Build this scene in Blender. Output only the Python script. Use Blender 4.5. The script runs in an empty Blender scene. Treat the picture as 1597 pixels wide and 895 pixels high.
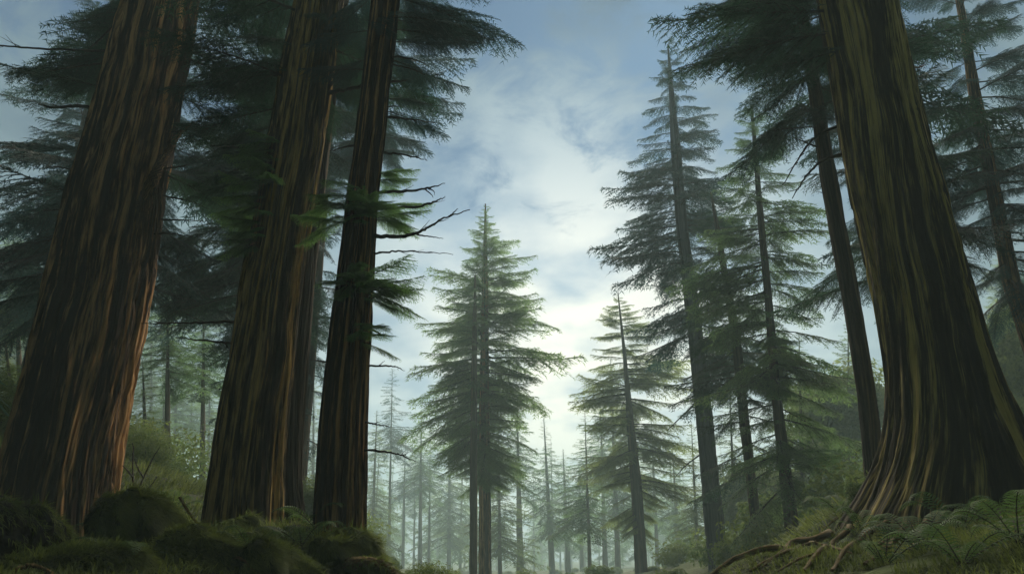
import bpy, math, random
import numpy as np
from mathutils import Vector, Matrix

rng = np.random.default_rng(11)
random.seed(11)
R = math.radians
sc = bpy.context.scene
COL = sc.collection

# ------------------------------------------------------------------ camera
PITCH = R(20.4)
FPX, CX, CY = 1211.0, 798.5, 447.5
EYE = np.array([0.0, 0.0, 1.6])
cam_d = bpy.data.cameras.new('camera')
cam_d.sensor_width = 36.0
cam_d.lens = 36.0 * FPX / 1597.0
cam_d.clip_start = 0.05
cam_d.clip_end = 3000
cam = bpy.data.objects.new('camera', cam_d)
COL.objects.link(cam)
cam.location = EYE
cam.rotation_euler = (R(90) + PITCH, 0, 0)
sc.camera = cam

ct, st = math.cos(PITCH), math.sin(PITCH)


def ray(px, py):
    u, v = (px - CX) / FPX, (CY - py) / FPX
    return np.array([u, ct - v * st, st + v * ct])


def at(px, py, Y):
    """World point seen at photo pixel (px, py) at distance Y ahead of the viewer."""
    d = ray(px, py)
    return EYE + d * (Y / d[1])


# ------------------------------------------------------------------ helpers
def rnd(*k):
    return np.random.default_rng(abs(hash(k)) % (2 ** 32))


class MB:
    """Collects vertices, triangles and quads for ONE mesh object."""
    def __init__(self):
        self.V, self.T, self.Q, self.tone, self.tm, self.qm, self.uv = [], [], [], [], [], [], []
        self.n = 0

    def add(self, V, T=None, Q=None, tone=0.5, mat=0, uv=None):
        V = np.asarray(V, np.float32).reshape(-1, 3)
        if T is not None and len(T):
            self.T.append(np.asarray(T, np.int32) + self.n)
            self.tm.append(np.full(len(T), mat, np.int32))
        if Q is not None and len(Q):
            self.Q.append(np.asarray(Q, np.int32) + self.n)
            self.qm.append(np.full(len(Q), mat, np.int32))
        self.V.append(V)
        self.tone.append(np.broadcast_to(np.asarray(tone, np.float32), (len(V),)).copy())
        self.uv.append(np.zeros((len(V), 2), np.float32) if uv is None else np.asarray(uv, np.float32))
        self.n += len(V)

    def mesh(self, name, mats, smooth=False):
        V = np.concatenate(self.V)
        T = np.concatenate(self.T) if self.T else np.zeros((0, 3), np.int32)
        Q = np.concatenate(self.Q) if self.Q else np.zeros((0, 4), np.int32)
        tm = np.concatenate(self.tm) if self.tm else np.zeros(0, np.int32)
        qm = np.concatenate(self.qm) if self.qm else np.zeros(0, np.int32)
        me = bpy.data.meshes.new(name)
        me.vertices.add(len(V))
        me.vertices.foreach_set('co', V.ravel())
        nl = len(T) * 3 + len(Q) * 4
        me.loops.add(nl)
        me.polygons.add(len(T) + len(Q))
        me.loops.foreach_set('vertex_index', np.concatenate([T.ravel(), Q.ravel()]).astype(np.int32))
        starts = np.concatenate([np.arange(len(T)) * 3, len(T) * 3 + np.arange(len(Q)) * 4]).astype(np.int32)
        me.polygons.foreach_set('loop_start', starts)
        me.polygons.foreach_set('material_index', np.concatenate([tm, qm]).astype(np.int32))
        if smooth:
            me.polygons.foreach_set('use_smooth', np.ones(len(T) + len(Q), bool))
        else:
            me.polygons.foreach_set('use_smooth', np.zeros(len(T) + len(Q), bool))
        a = me.attributes.new('tone', 'FLOAT', 'POINT')
        a.data.foreach_set('value', np.concatenate(self.tone))
        uvv = np.concatenate(self.uv)
        if np.any(uvv):
            b = me.attributes.new('bark_uv', 'FLOAT2', 'POINT')
            b.data.foreach_set('vector', uvv.ravel())
        me.update(calc_edges=True)
        for m in (mats if isinstance(mats, (list, tuple)) else [mats]):
            me.materials.append(m)
        return me

    def build(self, name, mats, parent=None, smooth=False):
        o = bpy.data.objects.new(name, self.mesh(name, mats, smooth))
        COL.objects.link(o)
        if parent is not None:
            o.parent = parent
            o.matrix_parent_inverse = Matrix.Translation(-parent.location)
        return o


def tag(o, label=None, cat=None, group=None, kind=None):
    if label: o['label'] = label
    if cat: o['category'] = cat
    if group: o['group'] = group
    if kind: o['kind'] = kind
    return o


def thing(name, label, cat, loc=(0, 0, 0), group=None):
    o = bpy.data.objects.new(name, None)
    COL.objects.link(o)
    o.location = Vector([float(c) for c in loc])
    return tag(o, label, cat, group)


def vnoise(u, v, pu, seed):
    """Value noise in 0..1, periodic in u with whole period pu."""
    r = np.random.default_rng(seed)
    H = 512
    tab = r.random((pu, H)).astype(np.float32)
    ui, vi = np.floor(u).astype(int), np.floor(v).astype(int)
    fu, fv = u - ui, v - vi
    fu = fu * fu * (3 - 2 * fu)
    fv = fv * fv * (3 - 2 * fv)
    u0, u1, v0, v1 = ui % pu, (ui + 1) % pu, vi % H, (vi + 1) % H
    return (tab[u0, v0] * (1 - fu) + tab[u1, v0] * fu) * (1 - fv) + (tab[u0, v1] * (1 - fu) + tab[u1, v1] * fu) * fv


def noise2(x, y, seed):
    return vnoise(np.asarray(x, float), np.asarray(y, float), 509, seed)


def fbm2(x, y, seed, n=4):
    s, a, t = 0, 1.0, 0
    for i in range(n):
        s = s + a * noise2(x * 2 ** i + 17 * i, y * 2 ** i + 31 * i, seed + i)
        t += a
        a *= 0.5
    return s / t


# ------------------------------------------------------------------ materials
def new_mat(name):
    m = bpy.data.materials.new(name)
    m.use_nodes = True
    nt = m.node_tree
    nt.nodes.clear()
    return m, nt, nt.nodes.new, nt.links.new


def ramp(nt, stops, interp='LINEAR'):
    r = nt.nodes.new('ShaderNodeValToRGB')
    r.color_ramp.interpolation = interp
    e = r.color_ramp.elements
    while len(e) < len(stops):
        e.new(0.5)
    for el, (p, c) in zip(e, stops):
        el.position = p
        el.color = (*c, 1)
    return r


def mat_foliage(name, dark, light, trans=0.3, clump=0.6):
    m, nt, N, L = new_mat(name)
    out = N('ShaderNodeOutputMaterial')
    att = N('ShaderNodeAttribute'); att.attribute_name = 'tone'
    geo = N('ShaderNodeNewGeometry')
    nz = N('ShaderNodeTexNoise'); nz.inputs['Scale'].default_value = clump; nz.inputs['Detail'].default_value = 3
    L(geo.outputs['Position'], nz.inputs['Vector'])
    mx = N('ShaderNodeMath'); mx.operation = 'MULTIPLY_ADD'; mx.inputs[1].default_value = 0.9; mx.inputs[2].default_value = -0.45
    L(nz.outputs['Fac'], mx.inputs[0])
    ad = N('ShaderNodeMath'); ad.operation = 'ADD'; ad.use_clamp = True
    L(att.outputs['Fac'], ad.inputs[0]); L(mx.outputs[0], ad.inputs[1])
    rp = ramp(nt, [(0.0, dark), (1.0, light)])
    L(ad.outputs[0], rp.inputs['Fac'])
    p = N('ShaderNodeBsdfPrincipled'); p.inputs['Roughness'].default_value = 0.6
    p.inputs['Specular IOR Level'].default_value = 0.25
    t = N('ShaderNodeBsdfTranslucent')
    L(rp.outputs[0], p.inputs['Base Color']); L(rp.outputs[0], t.inputs['Color'])
    mix = N('ShaderNodeMixShader'); mix.inputs[0].default_value = trans
    L(p.outputs[0], mix.inputs[1]); L(t.outputs[0], mix.inputs[2])
    L(mix.outputs[0], out.inputs['Surface'])
    return m


def mat_bark(name, deep, mid, high, fine=1.0):
    """Fibrous bark: colour strands that run along the stem, fine bump."""
    m, nt, N, L = new_mat(name)
    out = N('ShaderNodeOutputMaterial')
    uv = N('ShaderNodeAttribute'); uv.attribute_name = 'bark_uv'
    mp = N('ShaderNodeMapping'); mp.inputs['Scale'].default_value = (28, 1.6, 1)
    L(uv.outputs['Vector'], mp.inputs['Vector'])
    n1 = N('ShaderNodeTexNoise'); n1.inputs['Scale'].default_value = 1.0; n1.inputs['Detail'].default_value = 5
    n1.inputs['Roughness'].default_value = 0.6; n1.inputs['Distortion'].default_value = 0.0
    L(mp.outputs[0], n1.inputs['Vector'])
    att = N('ShaderNodeAttribute'); att.attribute_name = 'tone'
    a = N('ShaderNodeMath'); a.operation = 'MULTIPLY_ADD'; a.inputs[1].default_value = 0.8; a.inputs[2].default_value = -0.4
    L(att.outputs['Fac'], a.inputs[0])
    b = N('ShaderNodeMath'); b.operation = 'ADD'; b.use_clamp = True
    L(n1.outputs['Fac'], b.inputs[0]); L(a.outputs[0], b.inputs[1])
    rp = ramp(nt, [(0.25, deep), (0.50, mid), (0.76, high)])
    L(b.outputs[0], rp.inputs['Fac'])
    mp2 = N('ShaderNodeMapping'); mp2.inputs['Scale'].default_value = (110, 5, 1)
    L(uv.outputs['Vector'], mp2.inputs['Vector'])
    n2 = N('ShaderNodeTexNoise'); n2.inputs['Scale'].default_value = 1.0; n2.inputs['Detail'].default_value = 4
    L(mp2.outputs[0], n2.inputs['Vector'])
    bm = N('ShaderNodeBump'); bm.inputs['Strength'].default_value = 0.7; bm.inputs['Distance'].default_value = 0.02 * fine
    L(n2.outputs['Fac'], bm.inputs['Height'])
    p = N('ShaderNodeBsdfPrincipled'); p.inputs['Roughness'].default_value = 0.85
    p.inputs['Specular IOR Level'].default_value = 0.2
    L(rp.outputs[0], p.inputs['Base Color']); L(bm.outputs[0], p.inputs['Normal'])
    L(p.outputs[0], out.inputs['Surface'])
    return m


def mat_noise(name, stops, scale, bump=0.4, bdist=0.03, rough=0.9, bscale=None):
    m, nt, N, L = new_mat(name)
    out = N('ShaderNodeOutputMaterial')
    geo = N('ShaderNodeNewGeometry')
    n1 = N('ShaderNodeTexNoise'); n1.inputs['Scale'].default_value = scale; n1.inputs['Detail'].default_value = 6
    n1.inputs['Roughness'].default_value = 0.62
    L(geo.outputs['Position'], n1.inputs['Vector'])
    rp = ramp(nt, stops)
    L(n1.outputs['Fac'], rp.inputs['Fac'])
    n2 = N('ShaderNodeTexNoise'); n2.inputs['Scale'].default_value = bscale or scale * 6; n2.inputs['Detail'].default_value = 5
    L(geo.outputs['Position'], n2.inputs['Vector'])
    bm = N('ShaderNodeBump'); bm.inputs['Strength'].default_value = bump; bm.inputs['Distance'].default_value = bdist
    L(n2.outputs['Fac'], bm.inputs['Height'])
    p = N('ShaderNodeBsdfPrincipled'); p.inputs['Roughness'].default_value = rough
    p.inputs['Specular IOR Level'].default_value = 0.15
    L(rp.outputs[0], p.inputs['Base Color']); L(bm.outputs[0], p.inputs['Normal'])
    L(p.outputs[0], out.inputs['Surface'])
    return m


M = {}
M['bark_orange'] = mat_bark('orange_bark', (0.016, 0.009, 0.006), (0.044, 0.022, 0.011), (0.45, 0.25, 0.10))
M['bark_gold'] = mat_bark('gold_bark', (0.016, 0.011, 0.006), (0.044, 0.029, 0.013), (0.46, 0.30, 0.10))
M['bark_olive'] = mat_bark('olive_bark', (0.016, 0.012, 0.005), (0.044, 0.033, 0.013), (0.46, 0.36, 0.11))
M['bark_dark'] = mat_bark('dark_bark', (0.018, 0.014, 0.011), (0.05, 0.038, 0.028), (0.12, 0.085, 0.05))
M['bark_grey'] = mat_bark('grey_bark', (0.02, 0.022, 0.026), (0.05, 0.055, 0.062), (0.10, 0.11, 0.12))
M['twig'] = mat_noise('twig_bark', [(0.3, (0.014, 0.011, 0.009)), (0.7, (0.05, 0.038, 0.028))], 14, 0.5, 0.01)
M['root'] = mat_bark('root_bark', (0.02, 0.014, 0.006), (0.10, 0.068, 0.022), (0.24, 0.17, 0.055))
M['needle_dark'] = mat_foliage('dark_needles', (0.010, 0.030, 0.022), (0.050, 0.110, 0.055), 0.5)
M['needle_blue'] = mat_foliage('blue_green_needles', (0.012, 0.036, 0.040), (0.050, 0.110, 0.090), 0.5)
M['needle_mid'] = mat_foliage('green_needles', (0.032, 0.080, 0.040), (0.150, 0.240, 0.080), 0.72)
M['needle_olive'] = mat_foliage('olive_needles', (0.040, 0.085, 0.034), (0.190, 0.245, 0.068), 0.72)
M['needle_bright'] = mat_foliage('bright_needles', (0.080, 0.180, 0.055), (0.180, 0.330, 0.090), 0.7)
M['leaf_light'] = mat_foliage('pale_leaves', (0.080, 0.130, 0.034), (0.22, 0.28, 0.08), 0.6, 0.3)
M['leaf_bush'] = mat_foliage('bush_leaves', (0.045, 0.095, 0.022), (0.19, 0.24, 0.055), 0.5, 2.0)
M['fern'] = mat_foliage('fern_fronds', (0.020, 0.055, 0.018), (0.100, 0.170, 0.045), 0.45, 1.5)
M['moss'] = mat_foliage('moss_strands', (0.024, 0.046, 0.010), (0.220, 0.270, 0.058), 0.45, 1.6)
M['moss_body'] = mat_noise('moss_ground', [(0.28, (0.012, 0.011, 0.006)), (0.5, (0.048, 0.065, 0.016)), (0.72, (0.110, 0.140, 0.032))], 2.2, 0.7, 0.05, bscale=24)
M['rock'] = mat_noise('dark_rock', [(0.3, (0.010, 0.009, 0.007)), (0.52, (0.03, 0.026, 0.018)), (0.75, (0.05, 0.055, 0.02))], 2.6, 0.9, 0.06, bscale=14)
M['ground'] = mat_noise('forest_floor', [(0.25, (0.014, 0.011, 0.006)), (0.42, (0.030, 0.036, 0.012)), (0.58, (0.055, 0.075, 0.020)), (0.8, (0.085, 0.115, 0.030))], 0.8, 0.8, 0.08, bscale=9)

# ------------------------------------------------------------------ terrain
ctrl = np.array([
    # x, y, z
    (0, 0, 0), (0, 5, -0.1), (0, 10, -0.15), (0.3, 20, -0.2), (0, 35, -0.3), (0, 60, -0.4), (0, 100, 0.0), (-20, 0, 3.5), (20, 0, 3.5),
    (0, -30, 0.5), (-2.2, 4, 0.9), (2.2, 4, 0.8), (-3.5, 7, 1.45), (-5.4, 8, 1.6),
    (-7.6, 13.5, 2.2), (-5.6, 12.5, 1.95), (-3.85, 11.5, 2.05), (-3.6, 13.2, 2.1), (-2.3, 10.5, 2.08), (-2.2, 8.6, 1.55), (-4.2, 9.5, 1.75), (-1.2, 10.6, 1.0), (-5.0, 18, 2.5), (-2.0, 15, 0.7), (-1.5, 20, 0.4),
    (-11, 15, 4.0), (-11, 24, 4.6), (-8, 25, 3.4), (-16, 32, 6.0), (-10, 40, 3.0), (-24, 40, 8.5), (-22, 70, 5.0),
    (5.6, 11, 2.3), (7.2, 10.5, 2.75), (4.2, 10.2, 2.05), (3.2, 9.6, 1.85), (2.3, 9.3, 1.58), (1.5, 9.5, 0.7), (5.0, 9.2, 2.08), (6.3, 9.0, 2.4), (2.6, 14, 0.7), (5.2, 7.3, 2.0), (3.2, 7, 1.5), (6.5, 7.6, 2.4), (7.0, 15, 3.2),
    (9.5, 13, 3.6), (9.6, 34, 2.3), (9.5, 30, 2.8), (9.7, 27, 3.1), (5.5, 30, 0.6), (3.5, 22, 0.4), (14, 24, 4.4), (20, 40, 6.0), (12, 60, 2.0), (26, 70, 5.0),
    (-60, 120, 6), (60, 120, 6), (0, 200, 2), (-150, 150, 14), (150, 150, 14), (-120, -50, 10), (120, -50, 10), (0, -200, 4), (0, 290, 3), (-280, 280, 16), (280, 280, 16),
], float)
_d = np.linalg.norm(ctrl[:, None, :2] - ctrl[None, :, :2], axis=2)
_A = np.zeros((len(ctrl) + 1,) * 2)
_A[:-1, :-1] = np.sqrt(_d ** 2 + 0.6) + np.eye(len(ctrl)) * -0.02
_A[:-1, -1] = 1
_A[-1, :-1] = 1
_w = np.linalg.solve(_A, np.append(ctrl[:, 2], 0))


def ground_z(x, y):
    x, y = np.asarray(x, float), np.asarray(y, float)
    sh = np.broadcast(x, y).shape
    xf, yf = np.broadcast_to(x, sh).ravel(), np.broadcast_to(y, sh).ravel()
    z = np.full(len(xf), _w[-1])
    for (cx, cy, _), w in zip(ctrl, _w[:-1]):
        z += w * np.sqrt((xf - cx) ** 2 + (yf - cy) ** 2 + 0.6)
    near = np.clip((np.abs(xf) - 0.8) / 3, 0, 1)
    z += near * ((fbm2(xf * 0.55 + 90, yf * 0.55 + 90, 5) - 0.5) * 0.5 + (fbm2(xf * 2.2 + 50, yf * 2.2 + 50, 8, 2) - 0.5) * 0.10)
    return z.reshape(sh)


def on_ground(px, py, y0=3.0, y1=60.0):
    """First point where the sight line through a photo pixel meets the terrain."""
    d = ray(px, py)
    Y = np.linspace(y0, y1, 700)
    P = EYE + d[None, :] * (Y / d[1])[:, None]
    g = ground_z(P[:, 0], P[:, 1])
    hit = np.nonzero(P[:, 2] <= g)[0]
    if not len(hit) and py < 1100:      # over the brow of the bank: take the brow itself
        return on_ground(px, py + 2, y0, y1)
    i = hit[0] if len(hit) else 699
    return np.array([P[i, 0], P[i, 1], g[i]])


def build_ground():
    def axis(n, lo, hi, c, k):
        a0, a1 = np.arcsinh((lo - c) / k), np.arcsinh((hi - c) / k)
        return c + k * np.sinh(np.linspace(a0, a1, n))
    xs = axis(420, -430, 430, 0, 5)
    ys = axis(420, -280, 430, 9, 5)
    X, Y = np.meshgrid(xs, ys, indexing='ij')
    Z = ground_z(X, Y)
    V = np.stack([X, Y, Z], -1).reshape(-1, 3)
    i = np.arange(419)[:, None] * 420 + np.arange(419)[None, :]
    Q = np.stack([i, i + 420, i + 421, i + 1], -1).reshape(-1, 4)
    mb = MB()
    mb.add(V, Q=Q)
    o = mb.build('ground', M['ground'], smooth=True)
    tag(o, kind='structure')


build_ground()


# ------------------------------------------------------------------ tubes and trunks
def smooth_path(pts, n):
    pts = np.asarray(pts, float)
    if len(pts) == 2:
        t = np.linspace(0, 1, n)[:, None]
        return pts[0] * (1 - t) + pts[1] * t
    P = np.vstack([2 * pts[0] - pts[1], pts, 2 * pts[-1] - pts[-2]])
    out = []
    m = len(pts) - 1
    for s in np.linspace(0, m - 1e-6, n):
        i = int(s); t = s - i
        a, b, c, d = P[i:i + 4]
        out.append(0.5 * ((2 * b) + (c - a) * t + (2 * a - 5 * b + 4 * c - d) * t * t + (3 * b - a - 3 * c + d) * t ** 3))
    return np.array(out)


def tube(mb, pts, r0, r1, n=None, k=7, jit=0.0, seed=0, tone=0.5, mat=0, rough=0.12, power=1.0):
    r = np.random.default_rng(seed + 77)
    n = n or max(6, 5 * len(pts))
    P = smooth_path(pts, n)
    if jit:
        P[1:] += (r.random((n - 1, 3)) - 0.5) * jit
    T = np.gradient(P, axis=0)
    T /= np.linalg.norm(T, axis=1)[:, None] + 1e-9
    up = np.array([0, 0, 1.0]) if abs(T[0, 2]) < 0.9 else np.array([0, 1.0, 0])
    A = np.cross(T, up); A /= np.linalg.norm(A, axis=1)[:, None] + 1e-9
    B = np.cross(A, T)
    th = np.linspace(0, 2 * math.pi, k, endpoint=False)
    tt = np.linspace(0, 1, n) ** power
    rad = (r0 + (r1 - r0) * tt)[:, None] * (1 + rough * (r.random((n, k)) - 0.5) * 2)
    V = P[:, None, :] + rad[..., None] * (np.cos(th)[None, :, None] * A[:, None, :] + np.sin(th)[None, :, None] * B[:, None, :])
    ln = np.concatenate([[0], np.cumsum(np.linalg.norm(np.diff(P, axis=0), axis=1))])
    uv = np.stack([np.broadcast_to(th / (2 * math.pi) * r0 * 6.3, (n, k)), np.broadcast_to(ln[:, None], (n, k)) + seed * 0.37], -1).reshape(-1, 2)
    i = np.arange(n - 1)[:, None] * k
    j = np.arange(k)[None, :]
    Q = np.stack([i + j, i + (j + 1) % k, i + k + (j + 1) % k, i + k + j], -1).reshape(-1, 4)
    V = V.reshape(-1, 3)
    mb.add(V, Q=Q, tone=tone, mat=mat, uv=uv)
    # tip and butt
    mb.add(np.vstack([V[-k:], P[-1] + T[-1] * r1]), T=[(a, (a + 1) % k, k) for a in range(k)], tone=tone, mat=mat)
    return P


class Trunk:
    """A stem from a table (py, left px, right px) at one distance, extended up to height top_z and down into the ground."""
    def __init__(self, Y, table, top_z, tip_r=None, sink=0.5, k=1.0):
        self.k = k     # size of the limbs and furrows on this stem
        zs, xs, rs = [], [], []
        for py, l, r in sorted(table, reverse=True):
            a, b = at(l, py, Y), at(r, py, Y)
            zs.append(a[2]); xs.append((a[0] + b[0]) / 2); rs.append((b[0] - a[0]) / 2 * 0.97)
        zs, xs, rs = map(np.array, (zs, xs, rs))
        self.Y, self.seen_top = Y, zs[-1]
        if top_z > zs[-1] + 0.5:
            sx = (xs[-1] - xs[max(0, len(xs) - 3)]) / (zs[-1] - zs[max(0, len(xs) - 3)])
            zs = np.append(zs, top_z); xs = np.append(xs, xs[-1] + sx * (top_z - zs[-2]))
            rs = np.append(rs, tip_r if tip_r is not None else rs[-1] * 0.35)
        self.g = float(ground_z(xs[0], Y))
        lo = min(self.g - sink, zs[0] - sink)
        sl = (xs[1] - xs[0]) / (zs[1] - zs[0])
        xs = np.insert(xs, 0, xs[0] + sl * (lo - zs[0])); rs = np.insert(rs, 0, rs[0] * 1.02); zs = np.insert(zs, 0, lo)
        self.z, self.x, self.r = zs, xs, rs

    def centre(self, z):
        return np.stack([np.interp(z, self.z, self.x), np.full(np.shape(z), self.Y, float), np.asarray(z, float)], -1)

    def radius(self, z):
        return np.interp(z, self.z, self.r)

    def base(self):
        return (float(np.interp(self.g, self.z, self.x)), self.Y, self.g)


def trunk_mesh(tr, name, mat, parent, ns=64, nr=120, amps=(0.02, 0.008, 0.0), ks=(26, 70, 150), flare=0.0, fh=0.9, lobes=5,
               lobe_amp=0.0, seed=1, twist=0.0, lobe_ph=0.0):
    lo, hi = tr.z[0], tr.z[-1]
    amps = [a * getattr(tr, 'k', 1.0) for a in amps]
    # more rings low down and in view
    zz = lo + (hi - lo) * np.linspace(0, 1, nr) ** 1.25
    # smooth the table a little
    xs = np.interp(zz, tr.z, tr.x); rs = np.interp(zz, tr.z, tr.r)
    kk = max(3, nr // 25)
    ker = np.ones(kk) / kk
    xs = np.convolve(np.pad(xs, kk, mode='reflect', reflect_type='odd'), ker, 'same')[kk:-kk]
    rs = np.convolve(np.pad(rs, kk, mode='edge'), ker, 'same')[kk:-kk]
    th = np.linspace(0, 2 * math.pi, ns, endpoint=False)
    TH, ZZ = np.meshgrid(th, zz)
    un = TH / (2 * math.pi)
    warp = (vnoise(un * 5, ZZ * 0.35 + 40, 5, seed) - 0.5) * 0.035 + (vnoise(un * 14, ZZ * 1.1 + 10, 14, seed + 1) - 0.5) * 0.017 + twist * (ZZ - lo)

    def ridge(k, fz, s, sharp=1.0):
        n = vnoise((un + warp) * k, ZZ * fz + s, k, seed + s)
        n2 = vnoise((un + warp) * k * 2, ZZ * fz * 1.7 + s, 2 * k, seed + s + 5)
        q = 0.65 * n + 0.35 * n2
        return np.clip(np.abs(2 * q - 1) * 3.6 * sharp, 0, 1) ** 0.8 * (0.75 + 0.5 * n2)
    h1 = ridge(ks[0], 0.50, 3, 0.8)
    h2 = ridge(ks[1], 1.2, 7, 0.9)
    d = amps[0] * (h1 - 0.6) * 2 + amps[1] * (h2 - 0.6) * 2
    if amps[2]:
        d = d + amps[2] * (vnoise((un + warp) * ks[2], ZZ * 1.8, ks[2], seed + 9) - 0.5) * 2
    big = (vnoise(un * 6, ZZ * 0.5, 6, seed + 21) - 0.5) * 0.10
    fl = np.exp(-np.clip(ZZ - tr.g, 0, None) / fh)
    lob = 1 + lobe_amp * np.exp(-np.clip(ZZ - tr.g, 0, None) / (fh * 1.6)) * np.cos(lobes * (TH + lobe_ph) + 1.2 * np.sin(2 * TH + seed))
    rad = rs[:, None] * (1 + big) * (1 + flare * fl) * lob + d * np.minimum(1, rs[:, None] / max(rs.max(), 1e-3) + 0.2)
    rad = np.maximum(rad, 0.004)
    V = np.stack([xs[:, None] + rad * np.cos(TH), tr.Y + rad * np.sin(TH), ZZ], -1).reshape(-1, 3)
    tone = vnoise((un + warp) * ks[0] * 1, ZZ * 0.22 + 5, ks[0], seed + 40) * 0.6 + vnoise((un + warp) * ks[1], ZZ * 0.5, ks[1], seed + 41) * 0.4
    circ = 2 * math.pi * rs.max()
    uv = np.stack([(un + warp) * circ, ZZ + 10], -1).reshape(-1, 2)
    i = np.arange(nr - 1)[:, None] * ns
    j = np.arange(ns)[None, :]
    Q = np.stack([i + j, i + (j + 1) % ns, i + ns + (j + 1) % ns, i + ns + j], -1).reshape(-1, 4)
    mb = MB()
    mb.add(V, Q=Q, tone=tone.ravel(), uv=uv)
    c = np.array([xs[-1], tr.Y, hi + rs[-1] * 0.5])
    mb.add(np.vstack([V[-ns:], c]), T=[(a, (a + 1) % ns, ns) for a in range(ns)], uv=np.vstack([uv[-ns:], uv[-1:]]))
    return mb.build(name, mat, parent, smooth=True)


# ------------------------------------------------------------------ needle sprays
def spray(seed, ntw, step, nlen, nwid, twl=0.34, droop=0.22, sub=0.0, flat=0.35, skip=0.12, bare=0.12):
    """One conifer limb of unit length along +X: a curved stick, side twigs in a flat fan, needle tufts along every twig.
    Returns (needle triangles (n,3,3), stick polylines)."""
    r = np.random.default_rng(seed)
    def axis(t):
        t = np.asarray(t)
        return np.stack([t, 0.05 * np.sin(t * 4 + seed) * t, 0.06 * t - droop * t ** 2 + 0.10 * t ** 4], -1)
    A_, D_ = [], []          # needle base points and twig directions
    sticks = [axis(np.linspace(0, 0.97, 7))]
    ts = np.linspace(bare, 0.99, ntw)
    for i, t in enumerate(ts):
        for s in (-1, 1):
            if r.random() < skip:
                continue
            t2 = min(0.995, t + (r.random() - 0.5) * 0.6 / ntw)
            env = (0.25 + 0.75 * min(1, (t2 - bare + 0.03) / 0.3)) * (1 - t2) ** 0.75 + 0.10
            Lw = twl * env * (0.6 + 0.7 * r.random())
            ang = R(62 - 26 * t2 + 12 * (r.random() - 0.5))
            d0 = np.array([math.cos(ang), s * math.sin(ang), 0.10 * (r.random() - 0.4)])
            m = max(3, int(Lw / step))
            u = np.linspace(0.02, 1, m)
            P = axis(t2)[None, :] + d0[None, :] * (u * Lw)[:, None]
            P[:, 2] -= 0.9 * Lw * u ** 2 * (0.25 + 0.4 * r.random())
            P[:, 0] += 0.25 * Lw * u ** 2
            T = np.gradient(P, axis=0)
            T /= np.linalg.norm(T, axis=1)[:, None] + 1e-9
            A_.append(P); D_.append(T)
            if ntw <= 26:
                sticks.append(P[[0, m // 2, m - 1]])
            if sub and Lw > 0.1:
                for q in range(2, m - 1, max(2, int(sub / step))):
                    for s2 in (-1, 1):
                        Ls = Lw * 0.42 * (1 - q / m) + 0.02
                        c, sn = math.cos(R(48)), math.sin(R(48)) * s2
                        dd = np.array([T[q, 0] * c - T[q, 1] * sn, T[q, 0] * sn + T[q, 1] * c, T[q, 2] - 0.1 * r.random()])
                        mm = max(2, int(Ls / step))
                        uu = np.linspace(0.1, 1, mm)[:, None]
                        P2 = P[q] + dd * uu * Ls
                        P2[:, 2] -= 0.35 * Ls * uu[:, 0] ** 2
                        A_.append(P2); D_.append(np.repeat(dd[None] / np.linalg.norm(dd), mm, 0))
    tt = np.linspace(0.5, 1, max(4, int(0.5 / step)))
    P = axis(tt); T = np.gradient(P, axis=0); T /= np.linalg.norm(T, axis=1)[:, None]
    A_.append(P); D_.append(T)
    A_, D_ = np.concatenate(A_), np.concatenate(D_)
    tris = []
    for s in (-1, 1):
        n = len(A_)
        side = np.stack([-D_[:, 1], D_[:, 0], np.zeros(n)], -1) * s
        side[:, 2] += (r.random(n) - 0.5) * 2 * flat - 0.1
        side += (r.random((n, 3)) - 0.5) * 0.3
        L_ = nlen * (0.6 + 0.8 * r.random(n))[:, None]
        tip = A_ + (D_ * 0.75 + side * 0.7) * L_
        hw = D_ * nwid * 0.5
        j = (r.random((n, 3)) - 0.5) * nwid * 0.6
        tris.append(np.stack([A_ - hw + j, A_ + hw + j, tip], 1))
    return np.concatenate(tris).astype(np.float32), sticks


PROTO = {
    'hi': [spray(100 + i, 22, 0.0125, 0.034, 0.0105, twl=0.36, droop=0.14 + 0.07 * i, sub=0.055, skip=0.15) for i in range(4)],
    'mid': [spray(200 + i, 15, 0.024, 0.062, 0.022, twl=0.36, droop=0.14 + 0.06 * i, sub=0.10, skip=0.14, bare=0.05) for i in range(4)],
    'lo': [spray(300 + i, 9, 0.05, 0.12, 0.05, twl=0.38, droop=0.14 + 0.08 * i, skip=0.12, bare=0.04) for i in range(3)],
    'far': [spray(400 + i, 6, 0.09, 0.19, 0.10, twl=0.40, droop=0.14 + 0.08 * i, skip=0.1, bare=0.03) for i in range(3)],
}


def limb_matrix(az, pitch, roll):
    ca, sa, cp, sp, cr, sr = math.cos(az), math.sin(az), math.cos(pitch), math.sin(pitch), math.cos(roll), math.sin(roll)
    Rz = np.array([[ca, -sa, 0], [sa, ca, 0], [0, 0, 1]])
    Ry = np.array([[cp, 0, -sp], [0, 1, 0], [sp, 0, cp]])
    Rx = np.array([[1, 0, 0], [0, cr, -sr], [0, sr, cr]])
    return Rz @ Ry @ Rx


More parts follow.
